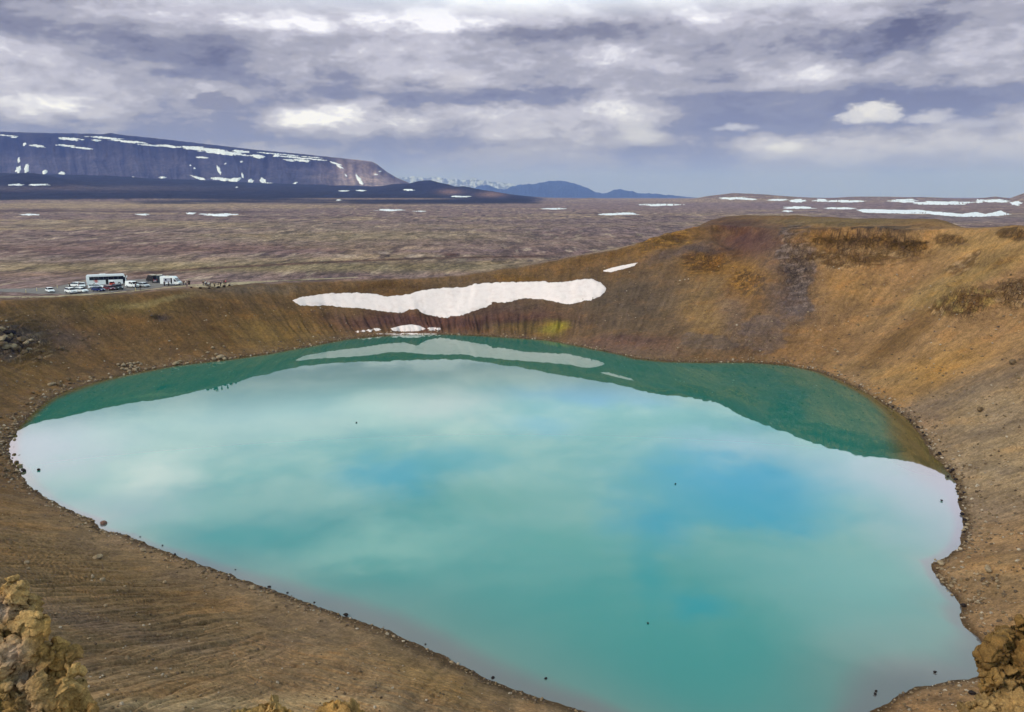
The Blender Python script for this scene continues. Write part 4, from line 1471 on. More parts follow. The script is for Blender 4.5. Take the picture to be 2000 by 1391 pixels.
CARS = {   # lower body profile, cabin profile, widths, wheel positions, window outlines
    'hatchback': dict(low=[(-1.95, .30), (2.0, .30), (2.05, .55), (1.98, .72), (1.05, .92), (-1.98, .95), (-2.02, .6)],
                      cab=[(-1.92, .93), (1.12, .90), (.42, 1.44), (-.2, 1.50), (-1.45, 1.44)], w=1.76, cw=1.36, wx=(1.25, -1.22), r=.31,
                      win=[[(.98, .96), (.40, 1.38), (-.15, 1.42), (-.15, .97)], [(-.22, .97), (-.22, 1.42), (-1.38, 1.36), (-1.62, .99)]]),
    'suv': dict(low=[(-2.15, .38), (2.15, .38), (2.2, .7), (2.12, .95), (1.15, 1.08), (-2.18, 1.10), (-2.22, .7)],
                cab=[(-2.12, 1.08), (1.15, 1.06), (.55, 1.66), (-.2, 1.72), (-1.85, 1.68)], w=1.86, cw=1.46, wx=(1.38, -1.36), r=.36,
                win=[[(1.0, 1.13), (.50, 1.60), (-.15, 1.64), (-.15, 1.14)], [(-.22, 1.14), (-.22, 1.64), (-1.1, 1.62), (-1.1, 1.14)], [(-1.17, 1.14), (-1.17, 1.61), (-1.78, 1.59), (-1.98, 1.16)]]),
    'estate_car': dict(low=[(-2.3, .30), (2.25, .30), (2.3, .55), (2.2, .76), (1.15, .94), (-2.3, .98), (-2.34, .6)],
                       cab=[(-2.25, .96), (1.22, .92), (.5, 1.42), (-.3, 1.49), (-1.9, 1.44)], w=1.8, cw=1.38, wx=(1.42, -1.38), r=.32,
                       win=[[(1.05, .98), (.48, 1.37), (-.2, 1.42), (-.2, .99)], [(-.27, .99), (-.27, 1.42), (-1.2, 1.41), (-1.2, 1.0)], [(-1.27, 1.0), (-1.27, 1.40), (-1.84, 1.37), (-2.05, 1.02)]]),
    'van': dict(low=[(-2.5, .36), (2.4, .36), (2.45, .7), (2.35, .98), (1.75, 1.15), (-2.5, 1.15), (-2.54, .7)],
                cab=[(-2.48, 1.13), (1.78, 1.12), (1.0, 1.92), (.4, 2.0), (-2.35, 2.0)], w=1.92, cw=1.72, wx=(1.55, -1.5), r=.34,
                win=[[(1.55, 1.2), (.98, 1.80), (.55, 1.82), (.55, 1.2)], [(.40, 1.28), (.40, 1.80), (-.35, 1.80), (-.35, 1.28)]]),
}


def car(kind, colour, px_, py_, rz, label, group='vehicles in the car park', scale=1.0, cat=None):
    c = CARS[kind]
    p = on_ground(px_, py_)
    root = empty('parked_' + kind if kind != 'suv' else 'parked_car', p + Vector((0, 0, .06)), R(rz), label, cat or ('van' if kind == 'van' else 'car'), group)
    root.scale = (scale,) * 3

    def body(bm):
        prism(bm, c['low'], c['w']); bevel(bm, .09, 2)
        zs = c['cab'][0][1] + .1
        b2 = bmesh.new(); prism(b2, c['cab'], c['w'] - .06, c['cw'], zs); bevel(b2, .07, 2)
        me = bpy.data.meshes.new('tmp'); b2.to_mesh(me); b2.free(); bm.from_mesh(me); bpy.data.meshes.remove(me)
    part('body', 'body' + kind, body, colour, root)
    z0, zt = c['cab'][0][1], max(z for _, z in c['cab'])

    def ywid(z): return (c['w'] - .06 + (c['cw'] - c['w'] + .06) * (z - z0) / (zt - z0)) / 2 + .03

    for i, wn in enumerate(c['win']):
        for sy in (-1, 1):
            def side_win(bm, wn=wn, sy=sy):
                a = [bm.verts.new((x, sy * ywid(z), z)) for x, z in wn]; b = [bm.verts.new((x, sy * (ywid(z) - .05), z)) for x, z in wn]
                bm.faces.new(a); bm.faces.new(b[::-1])
                for k in range(len(a)):
                    j = (k + 1) % len(a); bm.faces.new((a[k], b[k], b[j], a[j]))
            part('window', f'win{kind}{i}{sy}', side_win, 'glass', root)
    (xa, za), (xb, zb) = c['cab'][1], c['cab'][2]
    (xd, zd), (xe, ze) = c['cab'][0], c['cab'][-1]

    def shield(bm, xa, za, xb, zb, s):
        P = []
        for f in (.12, .92):
            x, z = xa + (xb - xa) * f, za + (zb - za) * f
            y = ywid(z) - .12
            P.append((x + s * .03, y, z + .02)); P.append((x + s * .03, -y, z + .02))
        a = [bm.verts.new(P[i]) for i in (0, 1, 3, 2)]
        b = [bm.verts.new((P[i][0] - s * .06, P[i][1], P[i][2] - .03)) for i in (0, 1, 3, 2)]
        bm.faces.new(a); bm.faces.new(b[::-1])
        for k in range(4): bm.faces.new((a[k], b[k], b[(k + 1) % 4], a[(k + 1) % 4]))
    part('windscreen', 'ws' + kind, lambda bm: shield(bm, xa, za, xb, zb, 1), 'glass', root)
    part('rear_window', 'rw' + kind, lambda bm: shield(bm, xd, zd, xe, ze, -1), 'glass', root)
    wheels(root, c['wx'], c['w'] - .16, c['r'], kind)
    xf = c['low'][2][0]; zf = c['low'][2][1] + .1
    for sy in (-1, 1):
        part('headlight', f'hl{kind}{sy}', lambda bm, sy=sy: (box(bm, xf - .25, xf + .0, sy * (c['w'] / 2 - .30) - .2, sy * (c['w'] / 2 - .30) + .2, zf - .08, zf + .07), bevel(bm, .03, 1)), 'lamp', root)
        part('tail_lamp', f'tl{kind}{sy}', lambda bm, sy=sy: (box(bm, c['low'][-1][0] - .03, c['low'][-1][0] + .15, sy * (c['w'] / 2 - .2) - .12, sy * (c['w'] / 2 - .2) + .12, zf - .02, zf + .22), bevel(bm, .02, 1)), 'tail', root)
    part('grille', 'gr' + kind, lambda bm: (box(bm, xf - .2, xf + .02, -.42, .42, zf - .24, zf - .1), bevel(bm, .02, 1)), 'trim', root)
    for sy in (-1, 1):
        part('wing_mirror', f'wm{kind}{sy}', lambda bm, sy=sy: (box(bm, c['cab'][1][0] - .35, c['cab'][1][0] - .15, sy * (c['w'] / 2 + .08) - .1, sy * (c['w'] / 2 + .08) + .1, z0 + .05, z0 + .2), bevel(bm, .03, 1)), 'trim', root)
    return root


car('hatchback', 'white', 98, 571.5, -48, 'white car parked alone by the road, left of all the others')
car('suv', 'white', 139, 573.5, -38, 'white car in the front pair, nearer to the lone car')
car('estate_car', 'white', 158.5, 571.5, -26, 'white estate car in the front pair, nearer to the blue car')
car('suv', 'white', 148, 561.5, 160, 'white car behind the front white pair, open and dark at its back')
car('hatchback', 'white', 161, 561.5, -62, 'small white car between the white pair and the rear of the coach')
car('estate_car', 'white', 189, 564, 12, 'white car half hidden behind the blue car, beside the coach')
car('hatchback', 'blue', 192.5, 569.5, -22, 'dark blue hatchback in front of the coach')
car('estate_car', 'red', 214, 567, -38, 'dark red car between the blue and the dark grey one')
car('suv', 'grey', 230, 566, -42, 'dark grey car right of the dark red one')
car('van', 'white', 259, 562, -32, 'white van parked in front of the nose of the coach')
car('estate_car', 'silver', 281, 561, -36, 'silver car tucked in behind the white van')
car('hatchback', 'pink', 304.5, 552, 120, 'pale pinkish car between the dark vehicles behind the motorhome')


def coach():
    p = on_ground(209.5, 557.5)
    r_ = empty('coach', p + Vector((0, 0, .06)), R(24), 'long white tour coach with dark windows and a red emblem on its side', 'coach', None)
    r_.scale = (.93, 1.0, 1.0)
    prof = [(-6.3, .35), (6.0, .35), (6.3, .6), (6.3, 1.5), (6.05, 2.7), (5.6, 3.45), (5.2, 3.55), (-6.0, 3.55), (-6.3, 3.3)]
    part('body', 'coachbody', lambda bm: (prism(bm, prof, 2.5), bevel(bm, .10, 2)), 'white', r_)
    # glass bands, both sides, in bays
    bays = [(-5.3, -3.86), (-3.84, -2.36), (-2.34, -.86), (-.84, .64), (.66, 2.14), (2.16, 3.64), (3.66, 5.4)]
    for sy in (-1, 1):
        for i, (a, b) in enumerate(bays):
            part('window', f'coachwin{i}{sy}', lambda bm, a=a, b=b, sy=sy: (box(bm, a, b, sy * 1.24 - .03, sy * 1.24 + .03, 1.85, 2.95), bevel(bm, .02, 1)), 'glass', r_)
    part('windscreen', 'coachws', lambda bm: prism(bm, [(6.34, 1.15), (6.36, 1.5), (6.10, 2.75), (5.72, 3.36), (5.66, 3.3), (6.0, 2.7), (6.25, 1.15)], 2.3), 'glass', r_)
    part('rear_window', 'coachrw', lambda bm: (box(bm, -6.36, -6.2, -.95, .95, 2.05, 2.95), bevel(bm, .03, 1)), 'glass', r_)
    part('door', 'coachdoor', lambda bm: (box(bm, 5.1, 5.9, -1.29, -1.2, .45, 2.6), bevel(bm, .02, 1)), 'glass', r_)
    part('door', 'coachdoor2', lambda bm: (box(bm, -.3, .5, -1.29, -1.2, .45, 2.55), bevel(bm, .02, 1)), 'black', r_, label='open dark middle door')
    part('luggage_flap', 'coachflap', lambda bm: (box(bm, .75, 2.2, -1.95, -1.27, 1.25, 1.31), bevel(bm, .015, 1)), 'white', r_)
    part('luggage_bay', 'coachbay', lambda bm: (box(bm, .9, 2.3, -1.28, -1.2, .5, 1.2), bevel(bm, .02, 1)), 'black', r_)
    part('roof_pod', 'coachpod', lambda bm: (box(bm, -2.2, -.2, -.8, .8, 3.5, 3.75), bevel(bm, .08, 2)), 'white', r_)
    for x in (-3.9, 3.9):
        for sy in (-1, 1):
            w = part('wheel', 'coachwheel', lambda bm: (cyl(bm, .5, .3, 24), bevel(bm, .03, 1)), 'tyre', r_, (x, sy * 1.13, .5))
            part('rim', 'coachrim', lambda bm: cyl(bm, .3, .05), 'rim', w, (0, sy * .14, 0))

    def emblem(bm):
        c0 = Vector((-3.3, -1.262, 1.55))
        rnd = random.Random(5)
        for k in range(11):
            a = k / 11 * 6.28 + .2
            L = rnd.uniform(.35, .95)
            d_ = Vector((math.cos(a), 0, math.sin(a))); n_ = Vector((-math.sin(a), 0, math.cos(a)))
            q = [c0 + d_ * .12 - n_ * .10, c0 + d_ * L - n_ * .03, c0 + d_ * (L + .08), c0 + d_ * L + n_ * .03, c0 + d_ * .12 + n_ * .10]
            f = [bm.verts.new(v) for v in q]; b = [bm.verts.new(v + Vector((0, .01, 0))) for v in q]
            bm.faces.new(f); bm.faces.new(b[::-1])
            for i in range(5): bm.faces.new((f[i], b[i], b[(i + 1) % 5], f[(i + 1) % 5]))
    part('emblem', 'coachemblem', emblem, 'logo', r_)
    for sy in (-1, 1):
        part('wing_mirror', f'coachmir{sy}', lambda bm, sy=sy: (box(bm, 6.3, 6.5, sy * 1.45 - .12, sy * 1.45 + .12, 2.3, 2.9), bevel(bm, .04, 1)), 'white', r_)
        part('headlight', f'coachhl{sy}', lambda bm, sy=sy: (box(bm, 6.2, 6.34, sy * .9 - .2, sy * .9 + .2, .75, .98), bevel(bm, .03, 1)), 'lamp', r_)
        part('tail_lamp', f'coachtl{sy}', lambda bm, sy=sy: (box(bm, -6.35, -6.25, sy * 1.05 - .1, sy * 1.05 + .1, .8, 1.3), bevel(bm, .02, 1)), 'tail', r_)
    # red cases standing by the luggage bay
    q = r_.matrix_basis
    for i, x in enumerate((1.05, 1.7, 2.3)):
        v = q @ Vector((x, -1.75, 0))
        e = empty('suitcase', (v.x, v.y, v.z - .06 + .05), r_.rotation_euler.z + .2 * i,
                  ['red suitcase beside the coach, closest to its open middle door', 'red suitcase beside the coach, middle of three', 'red suitcase beside the coach, closest to its front wheel'][i], 'suitcase', 'red cases by the coach')
        part('case', 'suitcase', lambda bm: (box(bm, -.28, .28, -.15, .15, .06, .85), bevel(bm, .05, 2)), 'logo', e)
        part('handle', 'suitcaseh', lambda bm: (box(bm, -.12, .12, -.02, .02, .85, 1.0), bevel(bm, .01, 1)), 'trim', e)


coach()


def motorhome():
    p = on_ground(335, 557.5)
    r_ = empty('motorhome', p + Vector((0, 0, .06)), R(-6), 'white motorhome with a sloping cab and grey side panel', 'motorhome', None)
    prof = [(-3.2, .45), (2.9, .45), (3.15, .65), (3.1, 1.05), (2.45, 1.25), (1.75, 2.45), (1.2, 2.88), (-3.05, 2.92), (-3.2, 2.7)]
    part('body', 'mhbody', lambda bm: (prism(bm, prof, 2.25), bevel(bm, .09, 2)), 'white', r_)
    for sy in (-1, 1):
        part('side_panel', f'mhpan{sy}', lambda bm, sy=sy: (box(bm, -1.9, .35, sy * 1.125 - .02, sy * 1.125 + .02, .95, 2.35), bevel(bm, .01, 1)), 'panel', r_)
        part('window', f'mhw{sy}', lambda bm, sy=sy: (box(bm, -1.5, -.9, sy * 1.15 - .02, sy * 1.15 + .02, 1.55, 2.1), bevel(bm, .01, 1)), 'glass', r_)
        part('window', f'mhc{sy}', lambda bm, sy=sy: prism(bm, [(1.62, 1.3), (2.30, 1.3), (1.75, 2.1), (1.62, 2.15)], .04), 'glass', r_, (0, sy * 1.13, 0))
        part('headlight', f'mhhl{sy}', lambda bm, sy=sy: (box(bm, 2.95, 3.14, sy * .85 - .15, sy * .85 + .15, .85, 1.05), bevel(bm, .03, 1)), 'lamp', r_)
        part('wing_mirror', f'mhm{sy}', lambda bm, sy=sy: (box(bm, 2.05, 2.2, sy * 1.3 - .12, sy * 1.3 + .12, 1.35, 1.75), bevel(bm, .03, 1)), 'trim', r_)
    part('door', 'mhdoor', lambda bm: (box(bm, .42, .95, -1.16, -1.1, .6, 2.4), bevel(bm, .01, 1)), 'black', r_, label='open dark side door')
    part('door', 'mhcabdoor', lambda bm: (box(bm, 1.35, 1.55, -1.15, -1.1, .6, 2.2), bevel(bm, .01, 1)), 'panel', r_)
    part('windscreen', 'mhws', lambda bm: prism(bm, [(2.46, 1.30), (2.42, 1.36), (1.84, 2.36), (1.80, 2.30)], 1.9), 'glass', r_, (.03, 0, .03))
    part('roof_vent', 'mhv', lambda bm: (box(bm, -1.6, -.6, -.4, .4, 2.88, 3.05), bevel(bm, .04, 1)), 'cream', r_)
    wheels(r_, (2.1, -1.5), 1.95, .36, 'mh')


motorhome()


def camper(px_, py_, rz, body, label, key):
    p = on_ground(px_, py_)
    r_ = empty('camper_van', p + Vector((0, 0, .06)), R(rz), label, 'camper van', 'dark camper vans behind the motorhome')
    prof = [(-2.6, .4), (2.45, .4), (2.55, .75), (2.4, 1.15), (1.8, 1.35), (1.15, 2.35), (.8, 2.5), (-2.5, 2.5), (-2.62, 2.2)]
    part('body', 'campbody', lambda bm: (prism(bm, prof, 2.0), bevel(bm, .08, 2)), body, r_)
    for sy in (-1, 1):
        part('window', f'campw{sy}', lambda bm, sy=sy: (box(bm, -1.8, .4, sy * 1.0 - .02, sy * 1.0 + .02, 1.45, 2.1), bevel(bm, .01, 1)), 'glass', r_)
        part('tail_lamp', f'camptl{sy}', lambda bm, sy=sy: (box(bm, -2.66, -2.55, sy * .85 - .08, sy * .85 + .08, .9, 1.3), bevel(bm, .01, 1)), 'tail', r_)
    part('windscreen', 'campws', lambda bm: prism(bm, [(1.84, 1.4), (1.78, 1.36), (1.18, 2.28), (1.24, 2.32)], 1.7), 'glass', r_, (.03, 0, .02))
    part('roof_rack', 'camprack', lambda bm: (box(bm, -2.2, .3, -.8, .8, 2.5, 2.62), bevel(bm, .03, 1)), 'cream', r_)
    wheels(r_, (1.6, -1.6), 1.75, .34, 'camp')


camper(298, 552, 140, 'black', 'black camper van with a cream roof load, leftmost behind the motorhome', 'a')
camper(313, 552, 110, 'grey', 'dark grey camper van squeezed right against the tail of the motorhome', 'b')

# ------------------------------------------------------------------ people
SKIN = plain_mat('skin', (.45, .27, .19), .6, .3, .05)


def skin_mesh(name, nodes, edges, root, sub=1):
    me = bpy.data.meshes.new(name)
    me.from_pydata([n[0] for n in nodes], edges, [])
    ob = bpy.data.objects.new(name, me)
    COL.objects.link(ob)
    ob.modifiers.new('skin', 'SKIN')
    if not me.skin_vertices: me.skin_vertices.new()
    for i, n in enumerate(nodes):
        v = me.skin_vertices[0].data[i]
        v.radius = n[1] if isinstance(n[1], tuple) else (n[1], n[1])
        v.use_root = (i == root)
    ss = ob.modifiers.new('sub', 'SUBSURF'); ss.levels = sub; ss.render_levels = sub
    dg = bpy.context.evaluated_depsgraph_get()
    dg.update()
    out = bpy.data.meshes.new_from_object(ob.evaluated_get(dg))
    out.name = name
    bpy.data.objects.remove(ob)
    out.materials.clear(); out.materials.append(None)
    out.polygons.foreach_set('use_smooth', np.ones(len(out.polygons), bool))
    return out


def person_meshes(pose):
    st = {'stand': .0, 'step': .22, 'wide': .06}[pose]
    arm = {'stand': (.0, -.02), 'step': (.16, -.14), 'wide': (.24, .26)}[pose]
    nodes = [((0, 0, .95), (.15, .11)), ((0, 0, 1.12), (.14, .10)), ((.01, 0, 1.32), (.17, .11)), ((.0, 0, 1.46), (.07, .065)), ((.015, 0, 1.53), (.055, .055)), ((.03, 0, 1.63), (.085, .10)), ((.02, 0, 1.72), (.07, .08))]
    edges = [(0, 1), (1, 2), (2, 3), (3, 4), (4, 5), (5, 6)]
    trou, tede = [((0, 0, .98), (.165, .125))], []
    jack, jede = [((0, 0, .92), (.18, .135)), ((0, 0, 1.12), (.165, .125)), ((.01, 0, 1.33), (.195, .135)), ((0, 0, 1.46), (.085, .08))], [(0, 1), (1, 2), (2, 3)]
    for s, k in ((1, 1), (-1, -1)):
        fx = st * k
        b = len(nodes)
        nodes += [((0, .09 * s, .88), .09), ((fx * .5 + .03, .10 * s, .48), .058), ((fx, .10 * s, .09), .042), ((fx + .13, .115 * s, .035), .034)]
        edges += [(0, b), (b, b + 1), (b + 1, b + 2), (b + 2, b + 3)]
        tb = len(trou)
        trou += [((0, .095 * s, .86), .112), ((fx * .5 + .03, .10 * s, .48), .082), ((fx, .10 * s, .12), .07)]
        tede += [(0, tb), (tb, tb + 1), (tb + 1, tb + 2)]
        a = arm[0 if s > 0 else 1]
        sh, el, wr = (0, .19 * s, 1.40), (a * .35 - .02, .25 * s, 1.13), (a + .05, .24 * s, .90)
        b = len(nodes)
        nodes += [(sh, .05), (el, .038), (wr, .028), ((wr[0] + .02, wr[1], wr[2] - .07), (.035, .02))]
        edges += [(2, b), (b, b + 1), (b + 1, b + 2), (b + 2, b + 3)]
        palm = b + 3
        for q, (dx, L) in enumerate(((.03, .065), (.012, .078), (-.006, .072), (-.022, .055))):
            f = len(nodes)
            nodes += [((wr[0] + .02 + dx, wr[1], wr[2] - .07 - L * .6), .009), ((wr[0] + .03 + dx, wr[1] - .008 * s, wr[2] - .07 - L), .008)]
            edges += [(palm, f), (f, f + 1)]
        f = len(nodes)
        nodes += [((wr[0] + .055, wr[1] - .01 * s, wr[2] - .075), .010)]
        edges += [(palm, f)]
        jb = len(jack)
        jack += [((0, .20 * s, 1.40), .075), ((el[0], .255 * s, 1.13), .062), ((wr[0], wr[1], wr[2] + .02), .048)]
        jede += [(2, jb), (jb, jb + 1), (jb + 1, jb + 2)]
    hair = [((-.02, 0, 1.62), (.085, .10)), ((.0, 0, 1.72), (.09, .10)), ((.0, 0, 1.765), (.06, .07))]
    return {'person': skin_mesh('person', nodes, edges, 0), 'jacket': skin_mesh('jacket', jack, jede, 1), 'trousers': skin_mesh('trousers', trou, tede, 0),
            'hair': skin_mesh('hair', hair, [(0, 1), (1, 2)], 0)}


PEOPLE = {k: person_meshes(k) for k in ('stand', 'step', 'wide')}
CLOTH = {'black': (.012, .012, .014), 'navy': (.015, .018, .045), 'white': (.72, .70, .66), 'cream': (.62, .55, .42), 'red': (.62, .05, .07), 'olive': (.06, .055, .025), 'brown': (.06, .035, .025),
         'grey': (.14, .13, .13), 'blond': (.38, .27, .12), 'dark': (.02, .014, .01), 'pink': (.62, .12, .16)}
CLM = {k: plain_mat('cloth_' + k, v, .85, .1, .1, 8) for k, v in CLOTH.items()}


def person(px_, py_, rz, pose, jacket, trousers, hair, label, group, h=1.0):
    p = on_ground(px_, py_)
    root = None
    for nm, m in (('person', SKIN), ('jacket', CLM[jacket]), ('trousers', CLM[trousers]), ('hair', CLM[hair])):
        ob = bpy.data.objects.new(nm, PEOPLE[pose][nm])
        COL.objects.link(ob)
        ob.material_slots[0].link = 'OBJECT'
        ob.material_slots[0].material = m
        if root is None:
            root = ob
            ob.location = p + Vector((0, 0, .03)); ob.rotation_euler = (0, 0, R(rz)); ob.scale = (1.12 * h, 1.12 * h, h)
            tag(ob, label, 'person', group)
        else:
            ob.parent = root


GP = 'people around the parked vehicles'
GQ = 'walkers gathered on the rim path'
person(136, 562, -60, 'stand', 'brown', 'black', 'dark', 'person in a dark coat standing left of the white cars', GP)
person(156.5, 562, 200, 'stand', 'navy', 'black', 'blond', 'person in dark clothes behind the white pair of cars', GP)
person(274.5, 569, -90, 'step', 'black', 'grey', 'dark', 'person in black walking in front of the white van towards the crater', GP, 1.1)
person(265.5, 563.5, -120, 'stand', 'navy', 'navy', 'dark', 'person in navy standing against the nose of the white van', GP)
person(321.5, 560, 150, 'stand', 'black', 'black', 'dark', 'person in black standing by the rear half of the motorhome', GP)
person(329.5, 560, 30, 'wide', 'black', 'black', 'dark', 'person in black with arms forward by the middle of the motorhome', GP)
person(359, 557.8, -140, 'stand', 'brown', 'black', 'dark', 'person in brown nearest the nose of the motorhome', GQ)
person(363.5, 558.2, 200, 'wide', 'cream', 'black', 'dark', 'person in a cream coat right of the motorhome', GQ, 1.05)
person(368, 557.5, 40, 'stand', 'olive', 'black', 'blond', 'fair haired person in olive in the small group by the motorhome', GQ, 1.05)
person(370.5, 557.3, 160, 'stand', 'black', 'black', 'dark', 'person in black at the right end of the small group by the motorhome', GQ)
person(397.5, 559, -70, 'stand', 'black', 'grey', 'blond', 'fair haired person in black at the left end of the large group', GQ, 1.05)
person(401.5, 558.8, 190, 'wide', 'white', 'navy', 'dark', 'person in white beside the left end of the large group', GQ)
person(404.5, 560.8, -30, 'stand', 'navy', 'black', 'cream', 'person in navy with a pale cap in the large group', GQ, 1.05)
person(408, 561.5, 120, 'stand', 'white', 'brown', 'cream', 'person in a white jacket at the middle of the large group', GQ, 1.05)
person(411, 561.8, -160, 'stand', 'black', 'black', 'dark', 'person in black at the right end of the large group', GQ)
person(419.3, 561.8, -90, 'stand', 'olive', 'olive', 'dark', 'person in olive standing alone right of the large group', GQ, .95)
person(426.7, 557.3, 10, 'wide', 'black', 'brown', 'dark', 'short person in black left of the tall one on the path', GQ, .75)
person(431.2, 561, -100, 'step', 'black', 'black', 'blond', 'tall person in black walking alone on the path', GQ, 1.05)
person(438, 556.8, 170, 'stand', 'black', 'black', 'dark', 'person in black next to the one in red', GQ, 1.05)
person(441.5, 556.8, 200, 'wide', 'pink', 'black', 'dark', 'person in a bright red jacket at the far right of the path', GQ, 1.05)

# ------------------------------------------------------------------ posts and kerb stones
M_POSTY = plain_mat('yellow_post', (.62, .46, .12), .6, .3, .1, 6)
M_POSTD = plain_mat('dark_block', (.045, .030, .022), .9, .1, .2, 4)


def post(px_, py_, label):
    p = on_ground(px_, py_)
    e = empty('marker_post', p, 0, label, 'post', 'yellow marker posts by the road')
    part('shaft', 'postshaft', lambda bm: (bmesh.ops.create_cone(bm, cap_ends=True, segments=10, radius1=.06, radius2=.05, depth=1.0, matrix=Matrix.Translation((0, 0, .5)))), M_POSTY, e)
    part('cap', 'postcap', lambda bm: (bmesh.ops.create_cone(bm, cap_ends=True, segments=10, radius1=.06, radius2=.03, depth=.14, matrix=Matrix.Translation((0, 0, 1.07)))), 'white', e)


post(72, 569, 'yellow marker post at the roadside left of the lone white car')
post(112, 563, 'yellow marker post behind the lone white car')
post(265, 568.5, 'yellow marker post at the path edge in front of the white van')
post(51, 572, 'yellow marker post on the near side of the road at the left')
for px_, py_, lab in ((373.5, 563, 'dark block at the path fork, right of the motorhome'), (391, 563.6, 'dark block on the near path edge left of the large group'),
                      (408.4, 564, 'reddish dark block on the near path edge below the large group'), (426.3, 562, 'dark block below the short person on the path'),
                      (437.5, 560.8, 'dark block below the person in red'), (448, 558.6, 'dark block at the right end of the rim path')):
    stone('rock_block', px_, py_, 1.0, M_POSTD, lab, 'dark blocks lining the rim path')

# ------------------------------------------------------------------ air
def haze_box():
    bm = bmesh.new()
    box(bm, -31000, 31000, -31000, 31000, -11.0, 900.0)
    me = bpy.data.meshes.new('haze'); bm.to_mesh(me); bm.free()
    m = bpy.data.materials.new('haze_air'); m.use_nodes = True
    N = Nodes(m.node_tree)
    v = N.n('ShaderNodeVolumePrincipled')
    v.inputs['Color'].default_value = HAZE_COL
    v.inputs['Absorption Color'].default_value = (1, 1, 1, 1)
    v.inputs['Density'].default_value = HAZE_DEN
    out = N.n('ShaderNodeOutputMaterial')
    m.node_tree.links.new(v.outputs[0], out.inputs['Volume'])
    me.materials.append(m)
    ob = bpy.data.objects.new('haze', me); COL.objects.link(ob)
    tag(ob, 'thin bluish haze filling the air over the plain', 'haze', None, 'stuff')


HAZE_COL = (.22, .315, .90, 1)
HAZE_DEN = 6.2e-5
haze_box()

# ------------------------------------------------------------------ sky and sun
SUN_EL, SUN_AZ = 41.0, -124.0      # azimuth measured from the view direction, + to the right


